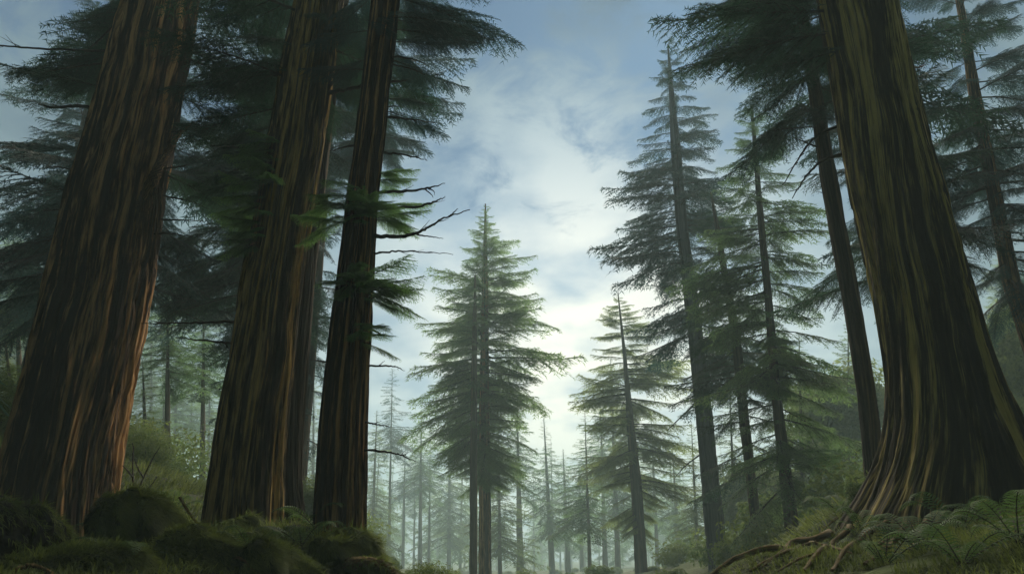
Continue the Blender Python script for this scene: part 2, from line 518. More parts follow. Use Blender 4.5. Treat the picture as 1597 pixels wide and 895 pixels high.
def add_limb(mb, kind, base, az, pitch, L, r, tone, stick_r=None, roll=None, width=1.0):
    tris, sticks = PROTO[kind][r.integers(len(PROTO[kind]))]
    Mx = limb_matrix(az, pitch, (r.random() - 0.5) * 0.5 if roll is None else roll)
    S = np.array([1, width * (1 if r.random() < 0.5 else -1), 1.0])
    V = (tris.reshape(-1, 3) * S * L) @ Mx.T + base
    n = len(tris)
    tn = np.repeat(np.clip(tone + (r.random(n) - 0.5) * 0.3, 0, 1), 3)
    mb.add(V, T=np.arange(n * 3).reshape(-1, 3), tone=tn, mat=0)
    if kind == 'far':
        return
    sr = stick_r or 0.011 * L
    for q, s in enumerate(sticks):
        if kind in ('lo', 'far') and q > 0:
            break
        P = (s * S * L) @ Mx.T + base
        tube(mb, P, sr if q == 0 else sr * 0.3, sr * 0.2 if q == 0 else sr * 0.12, n=7 if q == 0 else 3, k=4 if q == 0 else 3, mat=1, rough=0)


def crown(tr, specs, name, mat, parent, seed):
    """specs: list of dicts z0,z1,n,L0,L1 (bottom/top length), p0,p1 pitch deg, kind, az (list of (lo,hi) deg allowed)."""
    r = np.random.default_rng(seed)
    mb = MB()
    ga = r.random() * 6.28
    kk = getattr(tr, 'k', 1.0)
    for s in specs:
        if kk != 1.0:
            s = dict(s, z0=1.6 + (s['z0'] - 1.6) * kk, z1=1.6 + (s['z1'] - 1.6) * kk, L0=s['L0'] * kk, L1=s['L1'] * kk)
        for i in range(s['n']):
            t = (i + r.random()) / s['n']
            z = s['z0'] + (s['z1'] - s['z0']) * t
            ga += 2.39996 + (r.random() - 0.5) * 0.7
            az = ga
            if 'az' in s:
                lo, hi = s['az'][r.integers(len(s['az']))]
                az = R(lo + (hi - lo) * r.random())
            L0_ = np.interp(z, *s['prof']) if 'prof' in s else s['L0'] + (s['L1'] - s['L0']) * t ** s.get('pw', 1.0)
            L = L0_ * (0.62 + 0.55 * r.random())
            f = float(vnoise(np.array(az / 6.2832 * 5 + 50), np.array(z * 0.55 + 20), 5, seed + 7))
            if f < 0.42 and t < 0.8 and r.random() < 0.55:
                continue
            L *= (0.58 + 0.80 * f) if t < 0.85 else 0.95
            pitch = R(s.get('p0', -12) + (s.get('p1', 20) - s.get('p0', -12)) * t + (r.random() - 0.5) * 16)
            c = tr.centre(z)
            rr = float(tr.radius(z))
            base = c + np.array([math.cos(az), math.sin(az), 0]) * rr * 0.7
            add_limb(mb, s['kind'], base, az, pitch, L, r, s.get('tone', 0.5) + (r.random() - 0.5) * 0.5, width=s.get('w', 1.0))
    return mb.build(name, [mat, M['twig']], parent)


def dead(tr, pts, r0, parent, seed, fork=(), toward=0.25, name='dead_branch'):
    """A bare limb traced in photo pixels, leaving the stem's centre plane and coming slightly forward."""
    Y = tr.Y
    r0, toward = r0 * getattr(tr, 'k', 1.0), toward * getattr(tr, 'k', 1.0)
    P = []
    n = len(pts)
    for i, (px, py) in enumerate(pts):
        P.append(at(px, py, Y - toward * i / max(1, n - 1)))
    # start inside the stem
    z = P[0][2]
    c = tr.centre(z)
    rr = float(tr.radius(z))
    sgn = np.sign(P[-1][0] - c[0]) or 1
    P[0] = np.array([c[0] + sgn * rr * 0.55, Y, z])
    mb = MB()
    L = np.linalg.norm(P[-1] - P[0])
    tube(mb, P, r0, r0 * 0.18, n=8 * n, k=7, jit=0.02 * min(1, L), seed=seed, rough=0.18)
    for f in fork:
        F = [at(px, py, Y - toward * 0.8) for px, py in f]
        tube(mb, F, r0 * 0.42, r0 * 0.1, n=7 * len(f), k=5, jit=0.012, seed=seed + 3)
    rr_ = np.random.default_rng(seed)
    for q in range(3):   # small spurs
        t = 0.3 + 0.6 * rr_.random()
        i = min(n - 2, int(t * (n - 1)))
        f = t * (n - 1) - i
        b = P[i] * (1 - f) + P[i + 1] * f
        d = (P[-1] - P[0]) / L + (rr_.random(3) - 0.5) * 1.5
        tube(mb, [b, b + d * 0.05 * L, b + d * 0.11 * L + np.array([0, 0, 0.02])], r0 * 0.28, r0 * 0.08, n=6, k=4, seed=seed + q)
    return mb.build(name, M['twig'], parent, smooth=True)


# ------------------------------------------------------------------ the big near trees
A = Trunk(13.5, [(840, -4, 166), (745, 12, 177), (645, 37, 192), (545, 58, 211), (450, 80, 230), (300, 112, 252), (225, 138, 266), (100, 170, 286), (0, 196, 304)], 30, k=1.125)
tA = thing('redwood_tree', 'massive reddish brown trunk at the far left with a torn broken limb', 'tree', A.base())
trunk_mesh(A, 'trunk', M['bark_orange'], tA, ns=580, nr=420, amps=(0.034, 0.020, 0.007), ks=(46, 112, 190), flare=0.05, lobe_amp=0.03, lobes=7, seed=3)
for i, (p, r0, f) in enumerate([
    ([(176, 80), (100, 78), (0, 71), (-60, 60)], 0.03, ()), ([(171, 95), (115, 105), (55, 115)], 0.025, ()),
    ([(150, 178), (131, 166), (85, 168), (60, 163)], 0.045, ()), ([(121, 276), (95, 261), (75, 261)], 0.022, ()),
    ([(112, 325), (90, 327), (70, 329)], 0.022, ()),
    ([(268, 212), (312, 200), (359, 208)], 0.018, ()),
    ([(258, 267), (280, 260), (296, 256)], 0.02, ()), ([(252, 301), (286, 311), (326, 326)], 0.02, ()),
    ([(246, 342), (290, 343), (325, 346)], 0.018, ()), ([(240, 364), (262, 364), (289, 368)], 0.028, ()),
    ([(288, 84), (326, 86), (357, 97)], 0.02, ())]):
    dead(A, p, r0, tA, 500 + i, f)
mb_ = MB()
tube(mb_, [at(a, b, y) for a, b, y in [(222, 330, 12.95), (233, 296, 12.75), (246, 264, 12.70), (263, 235, 12.80), (282, 207, 12.85), (301, 190, 12.85)]], 0.15, 0.015, n=60, k=14, seed=5, rough=0.2, jit=0.015, power=0.8)
for q in range(9):
    a0 = 212 + 4.5 * q
    tube(mb_, [at(a0 + 12 - q, 290 + 4 * (q % 3), 12.78 - 0.03 * (q % 2)), at(a0 + 4, 330, 12.72), at(a0 - 6, 385 + 9 * (q % 4), 12.86)], 0.022, 0.008, n=24, k=6, seed=60 + q, jit=0.01)
mb_.build('torn_limb', M['bark_orange'], tA, smooth=True)
crown(A, [dict(z0=9.2, z1=15, n=12, L0=2.4, L1=3.4, p0=-14, p1=5, kind='hi', az=[(125, 215)], tone=0.35),
          dict(z0=8.2, z1=15, n=10, L0=2.0, L1=3.2, p0=-16, p1=5, kind='hi', az=[(-10, 60)], tone=0.35),
          dict(z0=14, z1=26, n=7, L0=2.6, L1=1.2, kind='mid', tone=0.35)], 'crown', M['needle_dark'], tA, 31)

B = Trunk(11.5, [(835, 318, 434), (745, 329, 438), (645, 344, 445), (545, 364, 458), (445, 377, 469), (300, 407, 490), (225, 420, 502), (100, 443, 520), (0, 463, 533)], 23.4, k=0.767)
tB = thing('redwood_tree', 'broad trunk with a golden lit right side, second from the left', 'tree', B.base())
trunk_mesh(B, 'trunk', M['bark_gold'], tB, ns=540, nr=400, amps=(0.034, 0.020, 0.007), ks=(44, 108, 180), flare=0.05, lobe_amp=0.03, lobes=6, seed=12)
for i, (p, r0, f) in enumerate([
    ([(490, 161), (518, 131), (563, 95)], 0.06, ()),
    ([(505, 148), (551, 138), (601, 130), (664, 120), (691, 117)], 0.055, ([(664, 120), (674, 134), (680, 146)],)),
    ([(371, 501), (301, 503), (221, 505)], 0.035, ()), ([(367, 538), (322, 531), (274, 526)], 0.03, ([(350, 535), (362, 550), (372, 565)],)),
    ([(352, 606), (346, 606), (341, 607)], 0.022, ()), ([(430, 231), (380, 230), (327, 228)], 0.035, ()), ([(440, 108), (405, 97), (380, 92)], 0.03, ())]):
    dead(B, p, r0, tB, 530 + i, f)
crown(B, [dict(z0=9.6, z1=13.2, n=10, L0=2.2, L1=3.2, p0=-18, p1=0, kind='hi', az=[(150, 235)], tone=0.4),
          dict(z0=12.6, z1=15.5, n=14, L0=2.2, L1=2.8, p0=-20, p1=0, kind='hi', tone=0.35),
          dict(z0=15, z1=29, n=7, L0=2.8, L1=1.2, kind='mid', tone=0.35)], 'crown', M['needle_dark'], tB, 32)

B2 = Trunk(13.2, [(850, 428, 474), (745, 425, 469), (645, 428, 473), (545, 436, 482), (445, 447, 490), (300, 466, 505), (225, 477, 514), (100, 495, 530), (0, 510, 543)], 24.4, k=0.776)
tB2 = thing('redwood_tree', 'slim dark trunk pressed close behind the golden lit trunk', 'tree', B2.base())
trunk_mesh(B2, 'trunk', M['bark_dark'], tB2, ns=260, nr=300, amps=(0.02, 0.01, 0.004), ks=(24, 60, 120), flare=0.22, fh=0.5, lobe_amp=0.04, seed=15)
crown(B2, [dict(z0=13, z1=17, n=12, L0=2.0, L1=3.0, p0=-18, p1=0, kind='hi', az=[(0, 180)], tone=0.35),
           dict(z0=16, z1=30, n=7, L0=2.8, L1=1.0, kind='mid', tone=0.35)], 'crown', M['needle_blue'], tB2, 33)

Cc = Trunk(10.5, [(835, 489, 568), (745, 494, 569), (645, 502, 572), (545, 514, 577), (445, 525, 583), (300, 543, 589), (225, 554, 599), (150, 563, 606), (0, 580, 622)], 20, k=0.583)
tC = thing('redwood_tree', 'straight dark trunk carrying many bare snapped side branches, third group from the left', 'tree', Cc.base())
trunk_mesh(Cc, 'trunk', M['bark_orange'], tC, ns=480, nr=400, amps=(0.032, 0.018, 0.006), ks=(40, 96, 150), flare=0.04, lobe_amp=0.03, seed=18)
for i, (p, r0, f) in enumerate([
    ([(598, 182), (640, 186), (679, 192)], 0.04, ()), ([(596, 237), (630, 242), (666, 250)], 0.04, ()),
    ([(583, 301), (656, 296), (694, 286)], 0.05, ([(664, 296), (672, 303), (676, 308)], [(668, 294), (676, 298), (678, 304)])),
    ([(590, 326), (651, 322), (679, 314), (695, 307)], 0.045, ()),
    ([(588, 367), (621, 369), (661, 359), (689, 342), (732, 327)], 0.06, ([(650, 366), (672, 369), (691, 372)], [(700, 338), (708, 331), (714, 325)])),
    ([(586, 396), (631, 392), (706, 396)], 0.035, ()), ([(612, 88), (640, 92), (664, 100)], 0.035, ()),
    ([(612, 98), (640, 107), (663, 117)], 0.035, ()), ([(603, 167), (618, 166), (630, 167)], 0.02, ()),
    ([(557, 516), (581, 515), (600, 524)], 0.045, ()), ([(576, 570), (611, 571), (631, 578)], 0.03, ([(591, 570), (596, 566), (600, 562)],)),
    ([(570, 655), (583, 661), (610, 665)], 0.032, ([(583, 661), (590, 658), (595, 656)],)),
    ([(569, 700), (611, 706), (650, 719)], 0.035, ()), ([(512, 566), (500, 563), (490, 560)], 0.03, ()),
    ([(556, 225), (536, 230), (514, 236)], 0.04, ())]):
    dead(Cc, p, r0, tC, 560 + i, f)
crown(Cc, [dict(z0=13.2, z1=18, n=16, L0=2.2, L1=3.2, p0=-14, p1=5, kind='hi', az=[(-50, 60)], tone=0.3),
           dict(z0=14.5, z1=18, n=12, L0=2.0, L1=2.8, p0=-18, p1=0, kind='hi', tone=0.3),
           dict(z0=17.5, z1=32, n=8, L0=2.8, L1=1.0, kind='mid', tone=0.35)], 'crown', M['needle_blue'], tC, 34)


def sprays(tr, items, mat, parent, seed, name='foliage_spray'):
    """Single live limbs low on a stem: (height px row, azimuth deg, pitch, length)."""
    r = np.random.default_rng(seed)
    for py, az, pitch, L, kind in items:
        z = at(800, py, tr.Y)[2]
        c = tr.centre(z); rr = float(tr.radius(z))
        a = R(az)
        L = L * getattr(tr, 'k', 1.0)
        mb = MB()
        for q in range(6):
            add_limb(mb, kind, c + np.array([math.cos(a) * rr * 0.7, math.sin(a) * rr * 0.7, (r.random() - 0.5) * 0.45]), a + (q - 2.5) * 0.22, R(pitch + (r.random() - .5) * 30), L * (0.42 + 0.42 * r.random()), r, 0.65)
        mb.build(name, [mat, M['twig']], parent)


sprays(Cc, [(430, -95, -22, 1.5, 'hi'), (455, -48, -6, 2.3, 'hi'), (475, -25, -4, 2.5, 'hi'), (515, -45, -8, 2.0, 'hi'),
            (335, -150, -15, 2.0, 'hi'), (320, 25, 6, 1.9, 'hi'), (350, -80, -12, 1.7, 'hi'), (322, -100, -8, 1.8, 'hi'), (345, -60, -8, 1.8, 'hi'), (425, -70, -10, 1.7, 'hi'), (262, 15, 8, 1.5, 'hi')], M['needle_bright'], tC, 71)
sprays(B, [(250, -125, -10, 1.5, 'hi'), (285, -115, -14, 1.5, 'hi'), (320, -140, -12, 1.4, 'hi'), (360, -120, -18, 1.4, 'hi'), (385, -130, -18, 1.2, 'hi'), (330, 175, -8, 1.5, 'hi')], M['needle_bright'], tB, 72)

J = Trunk(11, [(830, 1322, 1660), (790, 1348, 1640), (750, 1366, 1622), (700, 1382, 1594), (640, 1390, 1566), (560, 1386, 1536), (445, 1363, 1503), (320, 1337, 1468), (200, 1314, 1434), (100, 1297, 1411), (0, 1280, 1391)], 26)
tJ = thing('redwood_tree', 'giant flared trunk at right with olive gold furrowed bark and spreading roots', 'tree', J.base())
trunk_mesh(J, 'trunk', M['bark_olive'], tJ, ns=620, nr=440, amps=(0.038, 0.022, 0.008), ks=(48, 118, 200), flare=0.0, lobe_amp=0.10, lobes=6, lobe_ph=0.45, fh=0.8, seed=27, twist=-0.012)
for i, (p, r0, f) in enumerate([
    ([(1417, 111), (1430, 106), (1443, 102)], 0.03, ()), ([(1317, 231), (1275, 256), (1235, 309)], 0.04, ()), ([(1312, 186), (1270, 216), (1220, 289)], 0.035, ())]):
    dead(J, p, r0, tJ, 590 + i, f, toward=-1.2)
crown(J, [dict(z0=9.8, z1=14, n=16, L0=2.4, L1=3.4, p0=-14, p1=0, kind='hi', az=[(110, 200)], tone=0.3),
          dict(z0=10.5, z1=14, n=8, L0=2.0, L1=3.0, p0=-14, p1=0, kind='hi', az=[(-20, 60)], tone=0.3),
          dict(z0=14, z1=25, n=7, L0=2.6, L1=1.0, kind='mid', tone=0.35)], 'crown', M['needle_dark'], tJ, 35)

I = Trunk(15, [(745, 1351, 1376), (645, 1342, 1370), (545, 1327, 1353), (445, 1310, 1337), (300, 1284, 1308), (150, 1263, 1282), (0, 1239, 1254)], 24)
tI = thing('fir_tree', 'slender dark pole of a trunk close to the left of the giant flared trunk', 'tree', I.base())
trunk_mesh(I, 'trunk', M['bark_dark'], tI, ns=150, nr=300, amps=(0.012, 0.006, 0.0), ks=(16, 40, 90), flare=0.05, seed=41)
for i, (p, r0, f) in enumerate([
    ([(1272, 231), (1253, 221), (1235, 213)], 0.025, ()), ([(1275, 198), (1237, 200), (1197, 205)], 0.02, ([(1237, 200), (1222, 214), (1210, 232)],)), ([(1285, 302), (1280, 300), (1275, 299)], 0.012, ())]):
    dead(I, p, r0, tI, 610 + i, f)
crown(I, [dict(z0=10.6, z1=14.5, n=26, L0=2.6, L1=3.2, p0=-16, p1=0, kind='hi', az=[(100, 260)], tone=0.25),
          dict(z0=11.5, z1=14.5, n=8, L0=2.0, L1=2.6, p0=-12, p1=0, kind='hi', az=[(-60, 60)], tone=0.3),
          dict(z0=14, z1=23.5, n=12, L0=3.0, L1=0.8, kind='mid', tone=0.3)], 'crown', M['needle_dark'], tI, 36)

K = Trunk(21, [(560, 1602, 1628), (445, 1566, 1591), (300, 1540, 1560), (150, 1512, 1529), (60, 1500, 1513)], 23, 0.05)
tK = thing('fir_tree', 'thin leaning reddish trunk at the right edge under layered dark blue foliage', 'tree', K.base())
trunk_mesh(K, 'trunk', M['bark_orange'], tK, ns=120, nr=240, amps=(0.01, 0.006, 0.0), ks=(14, 36, 80), seed=44)
for i, (p, r0, f) in enumerate([([(1512, 161), (1475, 176), (1437, 192)], 0.03, ()), ([(1532, 225), (1500, 245), (1470, 262)], 0.03, ())]):
    dead(K, p, r0, tK, 620 + i, f)
crown(K, [dict(z0=9.0, z1=13, n=34, L0=2.9, L1=3.0, p0=-26, p1=-10, kind='hi', tone=0.4),
          dict(z0=12.5, z1=23, n=76, L0=3.4, L1=0.6, p0=-14, p1=15, kind='hi', tone=0.3)], 'crown', M['needle_blue'], tK, 37)

# trees standing behind the big trunks, whose foliage fills the upper left and upper right
def backer(name, label, px, py_base, Y, w, top, specs, mat, seed, bark='bark_dark', lean=0.0):
    g = at(px, py_base, Y)
    x0 = g[0]
    tr = Trunk.__new__(Trunk)
    gz = float(ground_z(x0, Y))
    tr.Y, tr.g = Y, gz
    tr.z = np.array([gz - 0.4, top]); tr.x = np.array([x0, x0 + lean * (top - gz)]); tr.r = np.array([w, 0.04])
    t = thing(name, label, 'tree', tr.base())
    trunk_mesh(tr, 'trunk', M[bark], t, ns=60, nr=90, amps=(0.012, 0.006, 0), ks=(14, 34, 60), seed=seed)
    crown(tr, specs, 'crown', M[mat], t, seed)
    return tr, t


backer('fir_tree', 'dark bushy fir half hidden behind the massive far left trunk', 128, 700, 20, 0.35, 21,
       [dict(z0=8.8, z1=14, n=40, L0=3.5, L1=3.6, p0=-20, p1=-8, kind='hi', tone=0.45), dict(z0=14, z1=20.5, n=34, L0=3.4, L1=1.0, kind='mid', tone=0.35)], 'needle_blue', 81)
backer('fir_tree', 'dark fir whose boughs hang in the gap left of the golden lit trunk', 398, 700, 21, 0.34, 21.5,
       [dict(z0=8.6, z1=14, n=40, L0=3.3, L1=3.6, p0=-20, p1=-8, kind='hi', az=[(75, 285)], tone=0.45), dict(z0=14, z1=21, n=34, L0=3.4, L1=1.0, kind='mid', tone=0.35)], 'needle_dark', 82)
backer('fir_tree', 'fir behind the straight trunk with bare snapped branches, dark blue boughs at the top', 553, 700, 24, 0.32, 27,
       [dict(z0=15.2, z1=18, n=26, L0=2.6, L1=3.0, p0=-20, p1=-6, kind='hi', tone=0.4), dict(z0=17.5, z1=25, n=36, L0=3.2, L1=0.8, kind='mid', tone=0.35)], 'needle_blue', 83)
backer('fir_tree', 'fir behind the slim dark trunk with grey green boughs in the narrow gap', 470, 700, 27, 0.30, 22,
       [dict(z0=5.5, z1=12, n=30, L0=2.2, L1=2.4, p0=-20, p1=-6, kind='mid', tone=0.5), dict(z0=12, z1=22, n=36, L0=2.4, L1=0.5, kind='mid', tone=0.35)], 'needle_blue', 84)
backer('fir_tree', 'dark fir behind the giant flared trunk, boughs showing on both sides of its top', 1455, 700, 19, 0.32, 24,
       [dict(z0=9.0, z1=14, n=26, L0=2.8, L1=3.2, p0=-18, p1=-6, kind='hi', tone=0.4), dict(z0=14, z1=24, n=44, L0=3.4, L1=0.6, kind='mid', tone=0.3)], 'needle_dark', 85)

# ------------------------------------------------------------------ the middle distance conifers
D2 = Trunk(45, [(900, 747, 767), (760, 747, 765), (650, 747, 763), (500, 750, 762), (400, 753, 760), (318, 756.3, 757.7)], 0)
tD = thing('conifer_tree', 'tall pointed green conifer standing in the middle against the pale sky', 'tree', D2.base())
trunk_mesh(D2, 'trunk', M['bark_orange'], tD, ns=90, nr=160, amps=(0.02, 0.012, 0), ks=(16, 40, 60), seed=51)
zt, zb = at(757, 322, 45)[2], at(757, 760, 45)[2]
def profile(Y, rows):
    rows = sorted(rows, reverse=True)
    return [float(at(757, py, Y)[2]) for py, _ in rows], [wpx * Y / FPX * 1.04 for _, wpx in rows]


crown(D2, [dict(z0=zb, z1=zt, n=250, prof=profile(45, [(790, 22), (740, 44), (690, 76), (650, 94), (600, 106), (550, 108), (500, 88), (450, 74), (400, 46), (350, 20), (322, 7)]), p0=-20, p1=22, kind='mid', tone=1.0)], 'crown', M['needle_mid'], tD, 52)
sprays(D2, [(700, -80, -12, 2.0, 'mid'), (720, -40, -10, 2.4, 'mid'), (745, -30, -14, 2.0, 'mid')], M['needle_bright'], tD, 53, 'foliage_spray')

D1 = Trunk(41, [(900, 732, 745), (700, 733, 744), (560, 735.5, 743.5), (480, 738, 743)], float(at(741, 430, 41)[2]), 0.05)
tD1 = thing('conifer_tree', 'thin dark trunk standing right beside the tall pointed middle conifer, on its left', 'tree', D1.base())
trunk_mesh(D1, 'trunk', M['bark_dark'], tD1, ns=60, nr=120, amps=(0.012, 0.006, 0), ks=(12, 30, 60), seed=54)
crown(D1, [dict(z0=at(741, 690, 41)[2], z1=at(741, 430, 41)[2], n=46, L0=2.6, L1=0.8, p0=-26, p1=5, kind='mid', az=[(80, 280)], tone=0.45)], 'crown', M['needle_mid'], tD1, 55)

E = Trunk(52, [(900, 991, 1011), (746, 983, 1000), (671, 978, 990), (558, 971.5, 977.5), (456, 963, 964.4)], 0)
tE = thing('conifer_tree', 'pointed conifer with a dark leaning trunk, right of the middle', 'tree', E.base())
trunk_mesh(E, 'trunk', M['bark_dark'], tE, ns=70, nr=140, amps=(0.02, 0.01, 0), ks=(14, 34, 60), seed=56)
zt, zb = at(965, 460, 52)[2], at(965, 840, 52)[2]
crown(E, [dict(z0=zb, z1=zt, n=250, az=[(-50, 230)], prof=profile(52, [(850, 20), (800, 42), (745, 72), (690, 96), (640, 98), (590, 84), (540, 62), (500, 38), (475, 19), (460, 7)]), p0=-24, p1=18, kind='mid', tone=1.0)], 'crown', M['needle_olive'], tE, 57)

F = Trunk(34, [(880, 1104, 1136), (746, 1094, 1121), (645, 1085, 1111), (520, 1073, 1096), (350, 1054, 1072), (225, 1046, 1061), (160, 1044, 1053)], float(at(1040, 70, 34)[2]), 0.03)
tF = thing('conifer_tree', 'blue grey trunk with long ragged boughs reaching left into the open sky', 'tree', F.base())
trunk_mesh(F, 'trunk', M['bark_grey'], tF, ns=110, nr=200, amps=(0.018, 0.009, 0), ks=(18, 44, 60), flare=0.06, seed=58)
zf = lambda py: float(at(1070, py, 34)[2])
crown(F, [dict(z0=zf(560), z1=zf(330), n=60, az=[(-52, 232)], L0=2.6, L1=2.8, p0=-18, p1=-6, kind='mid', tone=0.4),
          dict(z0=zf(420), z1=zf(250), n=14, L0=3.0, L1=3.3, p0=-12, p1=-2, kind='mid', az=[(150, 215)], tone=0.4),
          dict(z0=zf(330), z1=zf(75), n=80, L0=2.5, L1=0.7, p0=-8, p1=15, kind='mid', tone=0.35)], 'crown', M['needle_blue'], tF, 59)
for i, (p, r0, f) in enumerate([([(1090, 625), (1062, 650), (1040, 672)], 0.05, ()), ([(1095, 705), (1070, 725), (1052, 745)], 0.04, ())]):
    dead(F, p, r0, tF, 640 + i, f)

G = Trunk(30, [(845, 1174, 1190), (645, 1152, 1167), (520, 1141, 1154), (445, 1127, 1139), (390, 1120, 1129)], float(at(1105, 300, 30)[2]), 0.04)
tG = thing('conifer_tree', 'thin dark trunk just right of the blue grey one, leaning left under thick boughs', 'tree', G.base())
trunk_mesh(G, 'trunk', M['bark_dark'], tG, ns=70, nr=140, amps=(0.012, 0.006, 0), ks=(12, 30, 60), seed=61)
zg = lambda py: float(at(1140, py, 30)[2])
crown(G, [dict(z0=zg(760), z1=zg(560), n=16, L0=2.0, L1=2.4, p0=-20, p1=-8, kind='mid', tone=0.4),
          dict(z0=zg(600), z1=zg(310), n=70, az=[(-52, 232)], L0=2.5, L1=0.9, p0=-16, p1=10, kind='mid', tone=0.45)], 'crown', M['needle_dark'], tG, 62)

H = Trunk(27, [(825, 1225, 1246), (645, 1206, 1221), (560, 1199, 1212), (445, 1191, 1202), (350, 1182, 1192), (240, 1175, 1182)], float(at(1172, 165, 27)[2]), 0.04)
tH = thing('conifer_tree', 'dark conifer with dense green boughs between the blue grey trunk and the slender dark pole', 'tree', H.base())
trunk_mesh(H, 'trunk', M['bark_dark'], tH, ns=70, nr=140, amps=(0.014, 0.007, 0), ks=(12, 30, 60), seed=63)
zh = lambda py: float(at(1200, py, 27)[2])
crown(H, [dict(z0=zh(770), z1=zh(560), n=34, L0=2.6, L1=2.8, p0=-20, p1=-8, kind='mid', tone=0.8),
          dict(z0=zh(580), z1=zh(330), n=80, az=[(-52, 232)], L0=2.7, L1=2.2, p0=-18, p1=0, kind='mid', tone=0.6),
          dict(z0=zh(330), z1=zh(175), n=40, L0=2.0, L1=0.5, p0=-6, p1=20, kind='mid', tone=0.4)], 'crown', M['needle_mid'], tH, 64)
sprays(H, [(560, -60, -14, 2.0, 'mid'), (600, -120, -16, 2.2, 'mid'), (700, -90, -14, 2.4, 'mid'), (530, -100, -10, 1.8, 'mid'), (720, -30, -8, 2.4, 'mid')], M['needle_bright'], tH, 65)

# ------------------------------------------------------------------ far conifers: four stems and crowns, copied
class Stem:
    pass


def far_proto(seed, h, low, wid, n, mat, kind='lo'):
    s = Stem.__new__(Stem)
    tr = Trunk.__new__(Trunk)
    tr.Y, tr.g = 0.0, 0.0
    tr.z = np.array([-1.5, h]); tr.x = np.array([0.0, 0.0]); tr.r = np.array([0.011 * h, 0.02])
    t = bpy.data.objects.new('conifer_tree', None)
    COL.objects.link(t)
    tk = trunk_mesh(tr, 'trunk', M['bark_dark'], t, ns=20, nr=40, amps=(0.01, 0, 0), ks=(8, 12, 20), seed=seed)
    cr = crown(tr, [dict(z0=low * h, z1=h, n=n, L0=wid, L1=0.25, p0=-24, p1=18, kind=kind, tone=0.5)], 'crown', mat, t, seed)
    return t, tk, cr


protos = [far_proto(901, 24, 0.30, 4.2, 170, M['needle_mid']), far_proto(902, 24, 0.46, 3.8, 140, M['needle_mid']),
          far_proto(903, 24, 0.58, 3.4, 110, M['needle_blue']), far_proto(904, 24, 0.15, 4.6, 190, M['needle_olive'])]
used = set()


def far_tree(k, px_b, px_t, py_t, Y, wpx, label, group=None, wide=1.0):
    src, tk, cr = protos[k]
    top = at(px_t, py_t, Y)
    x0 = at(px_b, 890, Y)[0]
    g = float(ground_z(x0, Y)) - 0.1
    h = math.hypot(top[2] - g, top[0] - x0)
    if k in used:
        r = src.copy(); COL.objects.link(r)
        a, b = tk.copy(), cr.copy()
        COL.objects.link(a); COL.objects.link(b)
        a.parent = r; b.parent = r
        a.matrix_parent_inverse = Matrix.Identity(4); b.matrix_parent_inverse = Matrix.Identity(4)
    else:
        r, a, b = src, tk, cr
        used.add(k)
    r.location = (x0, Y, g)
    s = h / 24
    r.scale = (s, s, s)
    rr = rnd(int(px_b * 10), k)
    r.rotation_euler = (0, math.atan2(top[0] - x0, top[2] - g), 0)
    b.rotation_euler = (0, 0, rr.random() * 6.28)
    b.scale = (wide, wide, 1)
    ws = (wpx / 2 * Y / FPX) / (0.011 * 24 * s)
    a.scale = (ws, ws, 1)
    tag(r, label, 'tree', group or 'misty conifers in the distance')
    return r


